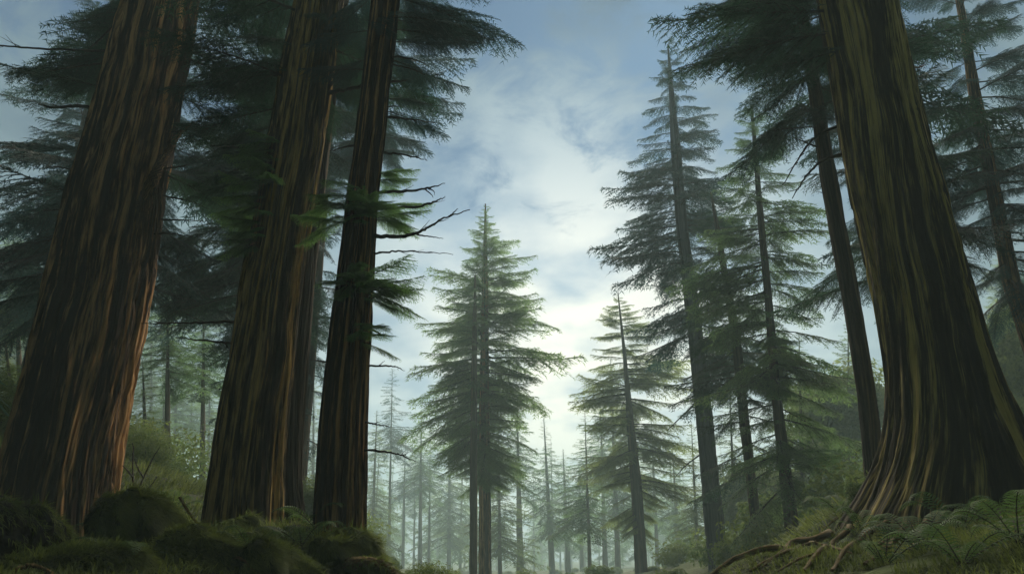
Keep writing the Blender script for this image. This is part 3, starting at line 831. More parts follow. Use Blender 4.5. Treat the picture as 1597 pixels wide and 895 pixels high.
backer('fir_tree', 'tall dark fir at the left edge, its boughs filling the upper left corner', 20, 700, 27, 0.34, 27,
       [dict(z0=11.0, z1=16, n=30, L0=3.6, L1=3.8, p0=-20, p1=-8, kind='mid', tone=0.45), dict(z0=16, z1=27, n=50, L0=3.8, L1=0.8, kind='mid', tone=0.4)], 'needle_blue', 86)
backer('fir_tree', 'blue green fir mostly hidden behind the golden lit trunk, boughs reaching left', 376, 700, 31, 0.30, 27,
       [dict(z0=10.5, z1=18, n=26, az=[(75, 285)], L0=3.2, L1=3.4, p0=-20, p1=-8, kind='mid', tone=0.5), dict(z0=18, z1=27, n=44, L0=3.2, L1=0.8, kind='mid', tone=0.4)], 'needle_blue', 87)
fl = [
    (2, 606, 612, 575, 66, 6, 'tall thin misty conifer with a sparse top, just right of the trunk with snapped branches'),
    (2, 628, 632, 690, 80, 6, 'faint blue pole-like conifer, leftmost of the four thin stems left of the middle conifer'),
    (1, 655, 657, 640, 70, 8, 'darkest of the thin stems in the mist left of the middle conifer'),
    (2, 669, 671, 670, 76, 5, 'thin stem close beside the tall middle conifer on its misty left side'),
    (1, 645, 648, 700, 95, 4, 'thinnest pale stem among those left of the middle conifer'),
    (1, 812, 806, 620, 60, 13, 'dark straight stem first to the right of the tall middle conifer'),
    (0, 862, 848, 652, 68, 11, 'slim leaning conifer with a narrow pointed top between the two tall pointed ones'),
    (1, 886, 878, 700, 78, 9, 'short grey stem right of the slim leaning conifer'),
    (2, 908, 903, 720, 90, 7, 'faint thin stem midway between the slim leaning conifer and the pointed right one'),
    (1, 944, 936, 620, 70, 9, 'stem with wide misty boughs just left of the pointed conifer with the dark leaning trunk'),
    (0, 964, 952, 560, 64, 10, 'conifer with layered blue green boughs right behind the pointed leaning one'),
    (0, 1060, 1048, 690, 62, 8, 'small pale conifer between the pointed leaning one and the blue grey trunk'),
    (0, 1026, 1015, 640, 74, 7, 'misty conifer tucked in right behind the pointed leaning trunk'),
    (1, 8, 26, 415, 48, 8, 'misty leaning conifer at the extreme left edge'),
    (2, 24, 42, 412, 52, 9, 'second misty leaning conifer at the left edge, close beside the first'),
    (1, 228, 236, 470, 58, 9, 'misty conifer seen just right of the massive far left trunk'),
    (1, 262, 276, 520, 50, 8, 'slim misty conifer in the middle of the gap between the two big left trunks'),
    (2, 292, 300, 560, 66, 8, 'pale conifer right of the slim one in the gap between the big left trunks'),
    (1, 318, 328, 540, 56, 7, 'slim misty conifer beside the left edge of the golden lit trunk'),
    (0, 1300, 1285, 560, 52, 10, 'pale green conifer behind the slender dark pole'),
    (3, 1580, 1562, 380, 44, 8, 'pale green conifer at the right edge behind the thin leaning reddish trunk'),
    (3, 578, 588, 640, 58, 8, 'hazy conifer right behind the trunk with snapped branches'),
    (3, 700, 702, 600, 85, 7, 'hazy conifer just left of the tall middle conifer'),
    (3, 486, 490, 560, 60, 8, 'hazy conifer seen through the gap between the slim dark trunk and the snapped-branch trunk'),
]
n_far = len(fl)
fl += [
    (1, 240, 262, 430, 34, 12, 'leafy green conifer left in the gap between the two big left trunks'),
    (1, 300, 318, 455, 38, 11, 'teal green conifer with spreading boughs right in the gap between the two big left trunks'),
    (1, -10, 20, 350, 30, 11, 'dark teal conifer spreading over the extreme left edge'),
    (3, 205, 222, 560, 34, 10, 'low branched misty conifer hugging the right edge of the massive far left trunk'),
    (0, 245, 254, 590, 60, 7, 'faint conifer low in the gap between the two big left trunks'),
    (3, 345, 350, 600, 40, 8, 'low branched conifer half hidden by the left edge of the golden lit trunk'),
    (3, -20, 0, 470, 30, 9, 'bushy misty conifer cut by the left picture edge'),
    (3, 60, 72, 480, 44, 8, 'misty conifer half hidden by the left edge of the massive trunk'),
    (3, 1150, 1138, 600, 50, 8, 'misty conifer between the blue grey trunk and its thin right neighbour'),
    (3, 1262, 1246, 520, 40, 9, 'olive misty conifer just left of the slender dark pole'),
    (3, 1340, 1322, 500, 44, 9, 'olive misty conifer behind the slender dark pole, its top right of the pole'),
    (0, 1625, 1600, 420, 40, 9, 'misty conifer cut by the right picture edge'),
    (3, 1090, 1078, 660, 60, 7, 'low misty conifer right behind the blue grey trunk'),
    (0, 920, 912, 640, 66, 7, 'narrow misty conifer left of the pointed one with the leaning trunk'),
    (3, 780, 777, 650, 74, 7, 'small hazy conifer right behind the tall middle conifer'),
]
for i, (k, pb, pt, pyt, Y, w, lab) in enumerate(fl):
    far_tree(k, pb, pt, pyt, Y * (1.6 if i < n_far else 1.05), w, lab, wide=1.15 if i < n_far else 1.35)


def distant_forest():
    """The wood that closes the view: reads as one misty mass."""
    r = np.random.default_rng(77)
    mb = MB()
    k = 0
    pts = []
    tries = 0
    while k < 330 and tries < 9000:
        tries += 1
        Y = 150 + 190 * r.random() ** 0.8
        x = (r.random() - 0.5) * 2 * (Y * 0.85)
        if any((x - a) ** 2 + (Y - b) ** 2 < 14 for a, b in pts):
            continue
        pts.append((x, Y)); k += 1
        h = 20 + 10 * r.random() + 0.02 * abs(x)
        g = float(ground_z(x, Y))
        tube(mb, [(x, Y, g - 1), (x, Y, g + h)], 0.011 * h, 0.02, n=4, k=6, mat=1, rough=0)
        low = 0.06 + 0.34 * r.random()
        n = 38
        for i in range(n):
            t = (i + r.random()) / n
            z = g + h * (low + (1 - low) * t)
            L = (5.4 * (1 - t) + 0.4) * (0.6 + 0.6 * r.random())
            add_limb(mb, 'far', np.array([x, Y, z]), r.random() * 6.28, R(-20 + 35 * t), L, r, 0.5 + (r.random() - .5) * .4)
    o = mb.build('distant_forest', [M['needle_mid'], M['bark_dark']])
    tag(o, 'misty far conifer forest filling the background below the sky', 'forest', kind='stuff')


distant_forest()


# ------------------------------------------------------------------ leafy shrubs and pale broad crowns
def leaf_cloud(mb, c, rad, n, size, seed, tone=0.5, lumps=9, flat=1.0):
    r = np.random.default_rng(seed)
    d = r.normal(size=(lumps, 3)); d /= np.linalg.norm(d, axis=1)[:, None]
    lc = d * 0.55 * r.random((lumps, 1)) ** 0.4 * np.asarray(rad)
    lr = 0.38 + 0.30 * r.random(lumps)
    who = r.integers(lumps, size=n)
    p = r.normal(size=(n, 3)); p /= np.linalg.norm(p, axis=1)[:, None]
    p *= (0.72 + 0.33 * r.random((n, 1)))
    P = np.asarray(c) + lc[who] + p * lr[who][:, None] * np.asarray(rad)
    nrm = p + (r.random((n, 3)) - 0.5) * 1.3
    nrm[:, 2] += 0.4
    nrm /= np.linalg.norm(nrm, axis=1)[:, None]
    a = np.cross(nrm, r.normal(size=(n, 3))); a /= np.linalg.norm(a, axis=1)[:, None]
    b = np.cross(nrm, a)
    s = size * (0.6 + 0.8 * r.random((n, 1)))
    V = np.stack([P - a * s, P - b * s * 0.45 + nrm * s * .15, P + a * s, P + b * s * 0.45 + nrm * s * .15], 1).reshape(-1, 3)
    tn = np.repeat(np.clip(tone + (r.random(lumps)[who] - 0.5) * 0.5 + (r.random(n) - 0.5) * 0.3, 0, 1), 4)
    mb.add(V, Q=np.arange(n * 4).reshape(-1, 4), tone=tn)
    return lc + np.asarray(c)


def shrub(name, label, cat, px, py, Y, rad, n, size, mat, seed, group=None, stems=6, lift=0.0, z=None):
    p = at(px, py, Y)
    g = float(ground_z(p[0], Y))
    t = thing(name, label, cat, (p[0], Y, g), group)
    mb = MB()
    lc = leaf_cloud(mb, p, rad, n, size, seed)
    mb.build('foliage', M[mat], t)
    sb = MB()
    for q in range(min(stems, len(lc))):
        b = np.array([p[0] + (q - stems / 2) * 0.03, Y, g - 0.1])
        tube(sb, [b, (b + lc[q]) / 2 + np.array([0.05, 0, 0.05]), lc[q]], 0.012 + 0.012 * max(rad), 0.006, n=8, k=5, seed=seed + q)
    sb.build('stem', M['twig'], t, smooth=True)
    return t


shrub('bush', 'small rounded yellow green bush at the foot of the tall middle conifer', 'bush', 676, 906, 12, (0.62, 0.5, 0.42), 9000, 0.017, 'leaf_bush', 7)
shrub('shrub', 'misty yellow green shrub at the left edge beside the massive trunk', 'shrub', 8, 640, 19, (1.5, 1.4, 1.5), 14000, 0.035, 'leaf_bush', 8)
shrub('shrub', 'pale misty green shrub just right of the foot of the massive far left trunk', 'shrub', 222, 720, 25, (1.5, 1.5, 1.4), 15000, 0.036, 'leaf_bush', 9)
shrub('shrub', 'misty shrub at the left foot of the golden lit trunk', 'shrub', 296, 775, 27, (1.4, 1.4, 1.0), 13000, 0.036, 'leaf_bush', 10)
shrub('shrub', 'yellow green shrub filling the gap between the slim dark trunk and the snapped-branch trunk', 'shrub', 484, 790, 26, (0.9, 0.9, 1.2), 6000, 0.05, 'leaf_light', 13)
shrub('broadleaf_tree', 'rounded pale yellow green tree behind the slender dark pole at right', 'tree', 1310, 660, 46, (4.0, 3.5, 3.6), 16000, 0.16, 'leaf_light', 14)
shrub('broadleaf_tree', 'pale green rounded tree left of the slender dark pole, behind the dense conifer', 'tree', 1190, 770, 52, (3.4, 3.0, 2.4), 9000, 0.16, 'leaf_light', 16)
shrub('broadleaf_tree', 'pale green rounded tree at the right edge beside the giant flared trunk', 'tree', 1585, 560, 34, (2.2, 2.2, 3.0), 12000, 0.11, 'leaf_light', 17)
shrub('shrub', 'low green shrub at the foot of the blue grey trunk', 'shrub', 1140, 862, 30, (0.9, 0.8, 0.6), 5000, 0.05, 'leaf_bush', 19)
shrub('shrub', 'dark green shrub growing at the foot of the slender dark pole', 'shrub', 1345, 765, 14, (0.40, 0.4, 0.35), 3000, 0.03, 'needle_olive', 20)

# ------------------------------------------------------------------ moss, mounds, logs
def strands(mb, P, Nn, n, length, width, seed, flow=None, tone=0.5, lift=0.35):
    """Thin moss or grass strands lying down-slope on surface points P with normals Nn."""
    r = np.random.default_rng(seed)
    idx = r.integers(len(P), size=n)
    p, nn = P[idx].copy(), Nn[idx]
    down = np.array([0, 0, -1.0]) - nn * (-nn[:, 2:3])
    down += (r.random((n, 3)) - 0.5) * 0.9
    if flow is not None:
        down += flow
    down /= np.linalg.norm(down, axis=1)[:, None] + 1e-9
    side = np.cross(down, nn); side /= np.linalg.norm(side, axis=1)[:, None] + 1e-9
    L = length * (0.4 + 1.0 * r.random((n, 1)))
    up = nn * lift
    a, b = p - side * width / 2 - nn * 0.004, p + side * width / 2 - nn * 0.004
    m = p + (down * 0.55 + up) * L
    c, d = m - side * width * 0.4, m + side * width * 0.4
    e = p + (down * 1.05 + up * 0.7) * L
    V = np.stack([a, b, d, c, e], 1).reshape(-1, 3)
    i = np.arange(n)[:, None] * 5
    tn = noise2(p[:, 0] * 3 + 60, p[:, 1] * 3 + p[:, 2] * 3 + 60, 3) * 0.7 + r.random(n) * 0.45 - 0.1
    mb.add(V, T=np.concatenate([i + 3, i + 2, i + 4], 1), Q=np.concatenate([i, i + 1, i + 2, i + 3], 1), tone=np.repeat(np.clip(tn + tone - 0.5, 0, 1), 5))


def mesh_points(me, n, seed, minz=0.1):
    r = np.random.default_rng(seed)
    me.calc_loop_triangles()
    tri = np.empty(len(me.loop_triangles) * 3, np.int32); me.loop_triangles.foreach_get('vertices', tri)
    co = np.empty(len(me.vertices) * 3, np.float32); me.vertices.foreach_get('co', co)
    co = co.reshape(-1, 3)[tri.reshape(-1, 3)]
    nr = np.cross(co[:, 1] - co[:, 0], co[:, 2] - co[:, 0])
    ar = np.linalg.norm(nr, axis=1)
    nr /= ar[:, None] + 1e-12
    w = ar * np.clip((nr[:, 2] - minz) * 3, 0, 1)
    pick = r.choice(len(w), size=n, p=w / w.sum())
    u, v = r.random((n, 1)), r.random((n, 1))
    f = (u + v) > 1
    u, v = np.where(f, 1 - u, u), np.where(f, 1 - v, v)
    c = co[pick]
    return c[:, 0] + (c[:, 1] - c[:, 0]) * u + (c[:, 2] - c[:, 0]) * v, nr[pick]


def boulder(name, label, cat, px, py, Y, rad, seed, body, nm, mlen=0.06, minz=0.15, rot=0.0, amp=0.5, mw=0.007):
    c = at(px, py, Y)
    g = float(ground_z(c[0], Y))
    t = thing(name, label, cat, (c[0], Y, g))
    nu, nv = 120, 60
    th = np.linspace(0, 2 * math.pi, nu, endpoint=False); ph = np.linspace(0.02, math.pi - 0.02, nv)
    TH, PH = np.meshgrid(th, ph)
    d = np.stack([np.sin(PH) * np.cos(TH), np.sin(PH) * np.sin(TH), np.cos(PH)], -1)
    n = fbm2(d[..., 0] * 1.3 + 20 + d[..., 2], d[..., 1] * 1.3 + 20 - d[..., 2] * 0.7, seed, 3)
    n2 = fbm2(d[..., 0] * 5 + 20 + 3 * d[..., 2], d[..., 1] * 5 + 20, seed + 9, 3)
    f = 1 + amp * 2 * (n - 0.5) + 0.30 * (n2 - 0.5)
    V = d * f[..., None] * np.asarray(rad)
    cr, sr = math.cos(rot), math.sin(rot)
    V = np.stack([V[..., 0] * cr + V[..., 2] * sr, V[..., 1], -V[..., 0] * sr + V[..., 2] * cr], -1) + c
    i = np.arange(nv - 1)[:, None] * nu
    j = np.arange(nu)[None, :]
    Q = np.stack([i + j, i + nu + j, i + nu + (j + 1) % nu, i + (j + 1) % nu], -1).reshape(-1, 4)
    mb = MB(); mb.add(V.reshape(-1, 3), Q=Q)
    o = mb.build('body', M[body], t, smooth=True)
    P, Nn = mesh_points(o.data, nm, seed, minz)
    sb = MB(); strands(sb, P, Nn, int(nm * 1.3), mlen * 1.9, mw * 1.0, seed, lift=0.10, flow=np.array([0.5, -0.2, 0]))
    m = sb.build('moss', M['moss'], t); m['kind'] = 'stuff'
    return t


boulder('mossy_boulder', 'dark brown boulder in the lower left corner with a mossy right edge', 'boulder', 8, 845, 8.2, (0.50, 0.45, 0.46), 61, 'rock', 5000, minz=0.25)
boulder('mossy_boulder', 'rounded mossy boulder at the right foot of the massive far left trunk', 'boulder', 212, 840, 9.5, (0.52, 0.5, 0.40), 62, 'moss_body', 26000, rot=0.35, mlen=0.07)
boulder('mossy_mound', 'low dark mossy hump at the bottom edge in front of the massive far left trunk', 'mound', 110, 885, 7.6, (0.60, 0.45, 0.20), 63, 'moss_body', 12000)
boulder('mossy_mound', 'mossy green hump beneath the golden lit trunk at the bottom edge', 'mound', 330, 896, 8.6, (0.62, 0.5, 0.36), 64, 'moss_body', 24000, rot=0.2)
boulder('mossy_mound', 'bright mossy slope ending in a point below the slim dark trunk', 'mound', 440, 918, 8.6, (0.55, 0.5, 0.34), 65, 'moss_body', 22000, rot=0.5)
boulder('mossy_stump', 'shaggy mossy stump wrapped round the foot of the snapped-branch trunk', 'stump', 532, 884, 9.7, (0.46, 0.46, 0.50), 66, 'moss_body', 26000, mlen=0.08, rot=0.25, mw=0.008)


def log(name, label, cat, pts, r0, r1, nm, seed, body='moss_body', mlen=0.06):
    P = [at(px, py, Y) for px, py, Y in pts]
    g = ground_z(P[0][0], P[0][1])
    t = thing(name, label, cat, (P[0][0], P[0][1], float(g)))
    mb = MB()
    tube(mb, P, r0, r1, n=60, k=26, seed=seed, rough=0.10, jit=0.02)
    o = mb.build('body', M[body], t, smooth=True)
    if nm:
        Q, Nn = mesh_points(o.data, nm, seed, 0.0)
        sb = MB(); strands(sb, Q, Nn, int(nm * 1.2), mlen * 1.8, 0.008, seed, lift=0.16, flow=np.array([0.7, -0.2, 0]))
        m = sb.build('moss', M['moss'], t); m['kind'] = 'stuff'
    return t


log('mossy_log', 'arched moss covered fallen limb sweeping down right below the golden lit trunk', 'log',
    [(310, 862, 9.7), (345, 848, 9.6), (395, 846, 9.5), (440, 860, 9.3), (485, 888, 9.1), (520, 918, 8.9)], 0.12, 0.09, 20000, 71)
log('mossy_log', 'mossy log lying against the foot of the golden lit trunk with a blunt raised end', 'log',
    [(262, 880, 9.8), (305, 848, 10.1), (355, 824, 10.4), (398, 817, 10.6)], 0.09, 0.12, 16000, 72, mlen=0.08)
log('mossy_log', 'long mossy root ridge sloping down right from the massive far left trunk', 'log',
    [(176, 782, 11.2), (205, 792, 10.9), (245, 812, 10.6), (290, 838, 10.3), (320, 862, 10)], 0.10, 0.09, 16000, 73)
log('mossy_log', 'mossy root with a yellow green tip right of the shaggy stump', 'log',
    [(545, 880, 9.3), (580, 880, 9.0), (605, 888, 8.8), (622, 905, 8.6)], 0.08, 0.045, 8000, 74, body='root')
log('bare_branch', 'thin bare looping branch on the dark mossy ground at the bottom left', 'branch',
    [(20, 893, 6.9), (35, 884, 6.9), (55, 882, 6.85), (75, 890, 6.8), (86, 900, 6.7)], 0.016, 0.010, 0, 75, body='root')
log('bare_branch', 'bare grey stick curving over the moss below the golden lit trunk', 'branch',
    [(340, 884, 8.2), (360, 870, 8.2), (378, 872, 8.1), (396, 892, 8.0)], 0.014, 0.009, 0, 76, body='root')
log('bare_branch', 'straight leaning stick at the left foot of the golden lit trunk', 'branch',
    [(280, 775, 10.8), (295, 800, 10.6), (314, 822, 10.4)], 0.018, 0.011, 0, 77, body='root')


def dead_shrub():
    t = thing('dead_sapling', 'leafless dark sapling with curved twigs right of the massive far left trunk', 'sapling', on_ground(208, 775, 10, 20))
    mb = MB()
    Y = 14.0
    for q, p in enumerate([[(210, 775), (207, 740), (208, 700), (206, 690)], [(212, 772), (222, 748), (238, 715), (250, 696)], [(213, 772), (230, 762), (245, 744)],
                           [(208, 745), (196, 730), (188, 724)], [(224, 745), (214, 728), (210, 715)], [(213, 774), (226, 768), (238, 757)]]):
        tube(mb, [at(a, b, Y - 0.1 * q) for a, b in p], 0.018, 0.005, n=20, k=5, jit=0.01, seed=q)
    mb.build('stem', M['twig'], t, smooth=True)


dead_shrub()

# roots of the giant tree, each a part of it
def root_part(pts, r0, r1, seed, lift=0.0):
    px = smooth_path(np.array([(a, b, 0.0) for a, b in pts]), 9 * len(pts))
    P = np.array([on_ground(a, b, 5.0, 14) for a, b, _ in px])
    for k in range(3):
        P[1:-1] = (P[:-2] + 2 * P[1:-1] + P[2:]) / 4
    n = len(P)
    rad = r0 + (r1 - r0) * np.linspace(0, 1, n) ** 0.6
    P[:, 2] = ground_z(P[:, 0], P[:, 1]) + rad * 0.75 + 0.05 + lift
    mb = MB()
    tube(mb, P, r0, r1, n=n * 2, k=12, seed=seed, rough=0.09, jit=0.004, power=0.6)
    return mb.build('root', M['root'], tJ, smooth=True)


for i, (p, a, b) in enumerate([
    ([(1385, 790), (1345, 800), (1305, 835), (1270, 852), (1225, 853), (1175, 872), (1120, 888), (1070, 900)], 0.075, 0.022),
    ([(1390, 805), (1350, 815), (1315, 845), (1280, 870), (1255, 900)], 0.065, 0.018),
    ([(1370, 785), (1345, 790), (1310, 805), (1285, 830), (1272, 850)], 0.042, 0.014),
    ([(1275, 855), (1245, 862), (1205, 880), (1170, 900)], 0.026, 0.012),
    ([(1265, 854), (1300, 862), (1330, 872)], 0.022, 0.010),
    ([(1400, 820), (1360, 840), (1320, 868), (1300, 900)], 0.055, 0.016),
    ([(1420, 815), (1400, 850), (1350, 890)], 0.050, 0.016),
    ([(1300, 838), (1262, 846), (1225, 866), (1190, 893)], 0.022, 0.010),
    ([(1280, 872), (1250, 880), (1215, 900)], 0.020, 0.010),
    ([(1450, 815), (1440, 840), (1420, 870)], 0.050, 0.014)]):
    root_part(p, a, b, 700 + i)


def fallen(label, pts, r0, seed, lift=0.05, fork=(), name='fallen_twig'):
    P = [on_ground(px, py, 4.5, 14) + np.array([0, -0.15, lift + 0.05]) for px, py in pts]
    t = thing(name, label, 'twig', P[0])
    mb = MB()
    tube(mb, P, r0, r0 * 0.4, n=12 * len(pts), k=6, seed=seed, jit=0.01)
    for f in fork:
        tube(mb, [on_ground(px, py, 4.5, 14) + np.array([0, -0.1, lift + 0.02]) for px, py in f], r0 * 0.5, r0 * 0.25, n=14, k=5, seed=seed + 1)
    mb.build('stem', M['root'] if seed % 2 else M['twig'], t, smooth=True)


fallen('long tan twig snaking up right across the ferny bank under the giant trunk', [(1362, 866), (1400, 842), (1430, 832), (1465, 828), (1500, 808)], 0.014, 801)
fallen('short straight tan twig sloping down right at the foot of the giant trunk', [(1416, 790), (1445, 802), (1472, 816)], 0.012, 803)
fallen('pale straight twig lying level right of the crossing tan twigs', [(1462, 806), (1500, 808), (1532, 811)], 0.011, 805)
fallen('tan twig crossing the short straight one and rising right', [(1424, 836), (1445, 822), (1470, 802)], 0.010, 807)
fallen('dark forked twig arching down at the far right of the bank', [(1498, 757), (1524, 788), (1545, 805), (1552, 826)], 0.012, 802, fork=([(1524, 788), (1505, 783), (1480, 774)], [(1524, 788), (1530, 780), (1535, 768)]))
fallen('dark forked stub standing up from the ferns by the giant trunk', [(1482, 782), (1472, 770), (1467, 762)], 0.012, 804, lift=0.12)

# ------------------------------------------------------------------ ferns and ground cover
def fern_mesh(seed, nf=8):
    r = np.random.default_rng(seed)
    mb = MB()
    for k in range(nf):
        az = k / nf * 6.28 + r.random() * 0.5
        L = 0.45 + 0.45 * r.random()
        u = np.linspace(0, 1, 26)
        rise = 0.75 + 0.7 * r.random()
        x = L * u * (0.95 - 0.15 * u); z = L * (rise * u - (rise * 0.8) * u ** 2.4)
        P = np.stack([x * math.cos(az), x * math.sin(az), z], -1)
        T = np.gradient(P, axis=0); T /= np.linalg.norm(T, axis=1)[:, None]
        S = np.array([-math.sin(az), math.cos(az), 0])
        tone = 0.3 + 0.5 * r.random()
        for s in (-1, 1):
            w = L * 0.24 * np.sin(np.clip(u * 1.02 + 0.03, 0, 1) * math.pi) ** 0.7 * (1 - 0.55 * u)
            for i in range(2, 26):
                tip = P[i] + (S * s * 0.95 + T[i] * 0.45) * w[i] + np.array([0, 0, -0.25 * w[i]])
                h = T[i] * L * 0.0085
                mid = P[i] + (S * s * 0.5 + T[i] * 0.2) * w[i]
                mb.add([P[i] - h, P[i] + h, mid + h * 1.1, tip, mid - h * 1.1], T=[(0, 1, 2), (0, 2, 4), (4, 2, 3)], tone=np.clip(tone + (r.random() - .5) * .2, 0, 1))
        tube(mb, P[::4], 0.006, 0.002, n=8, k=4, mat=1, tone=0.4)
    return mb.mesh('fern', [M['fern'], M['twig']])


ferns = [fern_mesh(40 + i) for i in range(3)]
flist = [
    (60, 870, 1.0, 'fern beside the dark boulder in the lower left corner'),
    (190, 885, 1.0, 'fern at the bottom edge left of the rounded mossy boulder'),
    (265, 800, 1.1, 'fern behind the rounded mossy boulder'),
    (395, 870, 0.8, 'fern under the arched mossy limb'),
    (470, 850, 1.0, 'fern at the foot of the slim dark trunk'),
    (590, 850, 1.0, 'fern on the right shoulder of the shaggy stump'),
    (1345, 830, 0.9, 'fern among the thick roots at the left foot of the giant trunk'),
    (1165, 868, 1.0, 'fern on the bank by the foot of the blue grey trunk'),
    (1470, 765, 1.25, 'fern with low spreading fronds against the dark face of the giant trunk'),
    (1530, 770, 1.2, 'fern at the right base of the giant trunk near the dark forked twig'),
    (1575, 775, 1.2, 'fern at the right edge of the bank, highest up'),
    (1420, 805, 0.9, 'fern tuft at the start of the short straight tan twig'),
    (1500, 830, 1.1, 'fern beneath the upper end of the long tan twig'),
    (1560, 815, 1.1, 'fern just right of the dark arching twig'),
    (1440, 862, 1.1, 'fern in the lower middle of the right bank beneath the long tan twig'),
    (1380, 880, 1.0, 'fern at the bottom edge by the lower end of the long tan twig'),
    (1500, 880, 1.1, 'fern at the bottom edge in the dark soil right of centre on the right bank'),
    (1590, 850, 1.1, 'fern in the lower right corner'),
    (1265, 815, 1.3, 'fern tuft behind the roots left of the giant trunk'),
    (1310, 800, 1.2, 'fern tuft between the slender dark pole and the roots'),
    (1215, 840, 1.3, 'fern tuft above the longest root, at the foot of the dense conifer'),
    (10, 765, 1.3, 'fern sprig at the left edge beside the massive trunk foot'),
    (500, 812, 1.2, 'fern between the slim dark trunk and the shaggy stump'),
    (150, 850, 0.9, 'dark fern at the very foot of the massive far left trunk'),
    (350, 800, 0.9, 'fern on the mossy log against the golden lit trunk'),
]
for i, (px, py, s, lab) in enumerate(flist):
    q = on_ground(px, py, 5, 30)
    o = bpy.data.objects.new('fern', ferns[i % 3])
    COL.objects.link(o)
    o.location = Vector([float(v) for v in q + np.array([0, 0, -0.02])])
    o.rotation_euler = (0.15, 0, i * 1.3)
    o.scale = (s, s, s)
    tag(o, lab, 'fern', 'ferns on the forest floor')


def ground_cover():
    r = np.random.default_rng(5)
    n0 = 90000
    Y = 4.5 + 26 * r.random(n0) ** 1.6
    X = (r.random(n0) - 0.5) * 2 * Y * 0.75
    keep = np.abs(X) > 0.9
    X, Y = X[keep], Y[keep]
    patch = fbm2(X * 0.8 + 70, Y * 0.8 + 70, 15)
    keep = patch > 0.33
    X, Y = X[keep], Y[keep]
    e = 0.05
    Z = ground_z(X, Y)
    nx, ny = -(ground_z(X + e, Y) - Z) / e, -(ground_z(X, Y + e) - Z) / e
    Nn = np.stack([nx, ny, np.ones_like(nx)], -1); Nn /= np.linalg.norm(Nn, axis=1)[:, None]
    P = np.stack([X, Y, Z], -1)
    mb = MB()
    near = Y < 13
    strands(mb, P[near], Nn[near], 150000, 0.10, 0.008, 3, lift=0.45, tone=0.6)
    strands(mb, P[~near], Nn[~near], 50000, 0.22, 0.02, 4, lift=0.8, tone=0.6)
    o = mb.build('moss_cover', M['moss'])
    tag(o, 'moss and low grass covering the forest floor on both banks', 'ground cover', kind='stuff')


ground_cover()

def undergrowth():
    r = np.random.default_rng(91)
    mb = MB()
    for i in range(190):
        Y = 24 + 120 * r.random() ** 1.3
        x = (r.random() - 0.5) * 1.5 * Y
        if abs(x) < 1.0 and Y < 30:
            continue
        g = float(ground_z(x, Y))
        h = 0.5 + 1.1 * r.random() + 0.012 * Y
        if abs(x) < 0.2 * Y:
            h = min(h, 0.35 + 0.5 * r.random())
        leaf_cloud(mb, (x, Y, g + h * 0.55), (h * 1.3, h * 1.3, h * 0.75), 900, 0.055 + 0.0012 * Y, 2000 + i, tone=0.35 + 0.4 * r.random(), lumps=7)
    o = mb.build('undergrowth', M['leaf_bush'])
    tag(o, 'low misty green undergrowth between the far stems', 'undergrowth', kind='stuff')


undergrowth()


def unseen_wood():
    """Unseen wood beside and behind the viewer, added to block sky light."""
    r = np.random.default_rng(93)
    mb = MB()
    pts, tries = [], 0
    while len(pts) < 150 and tries < 6000:
        tries += 1
        a, q = r.random() * 6.28, 8 + 34 * r.random() ** 0.8
        x, y = q * math.sin(a), q * math.cos(a)
        if y > 0 and abs(x) < 5.5 + y * 0.78 or math.hypot(x, y) < 7 or any((x - u) ** 2 + (y - v) ** 2 < 6 for u, v in pts):
            continue
        pts.append((x, y))
        g = float(ground_z(x, y))
        h = 18 + 10 * r.random()
        tube(mb, [(x, y, g - 1), (x, y, g + h)], 0.014 * h, 0.03, n=4, k=8, mat=1, rough=0)
        for i in range(46):
            t = (i + r.random()) / 46
            L = (4.2 * (1 - t) + 0.5) * (0.7 + 0.5 * r.random())
            add_limb(mb, 'far', np.array([x, y, g + h * (0.12 + 0.88 * t)]), r.random() * 6.28, R(-20 + 35 * t), L, r, 0.5 + (r.random() - .5) * .4, width=1.2)
    o = mb.build('unseen_forest', [M['needle_dark'], M['bark_dark']])  # trees out of view, added to darken the shaded sides of the trunks
    tag(o, 'unseen dark conifer forest beside and behind the viewpoint, added to block sky light', 'forest', kind='stuff')


unseen_wood()

# ------------------------------------------------------------------ haze, sky, sun
def haze():
    x, y0, y1, z0 = 436, -286, 436, float(min(ctrl[:, 2].min(), ground_z(np.linspace(-430, 430, 60)[:, None], np.linspace(-280, 430, 60)[None, :]).min())) - 1.5
    bpy.context.view_layer.update()
    z1 = max((o.matrix_world @ Vector(c)).z for o in sc.objects if o.type == 'MESH' and o.data for c in o.bound_box) + 0.5
    mb = MB()
    V = [(-x, y0, z0), (x, y0, z0), (x, y1, z0), (-x, y1, z0), (-x, y0, z1), (x, y0, z1), (x, y1, z1), (-x, y1, z1)]
    mb.add(V, Q=[(3, 2, 1, 0), (4, 5, 6, 7), (0, 1, 5, 4), (1, 2, 6, 5), (2, 3, 7, 6), (3, 0, 4, 7)])
    m, nt, N, L = new_mat('haze')
    out = N('ShaderNodeOutputMaterial')
    v = N('ShaderNodeVolumePrincipled')
    v.inputs['Color'].default_value = (0.66, 0.88, 0.92, 1)
    v.inputs['Density'].default_value = HAZE
    v.inputs['Anisotropy'].default_value = 0.0
    L(v.outputs[0], out.inputs['Volume'])
    o = mb.build('haze', m)
    tag(o, 'pale blue green mist between the trees', 'haze', kind='stuff')


HAZE = 0.0030
haze()

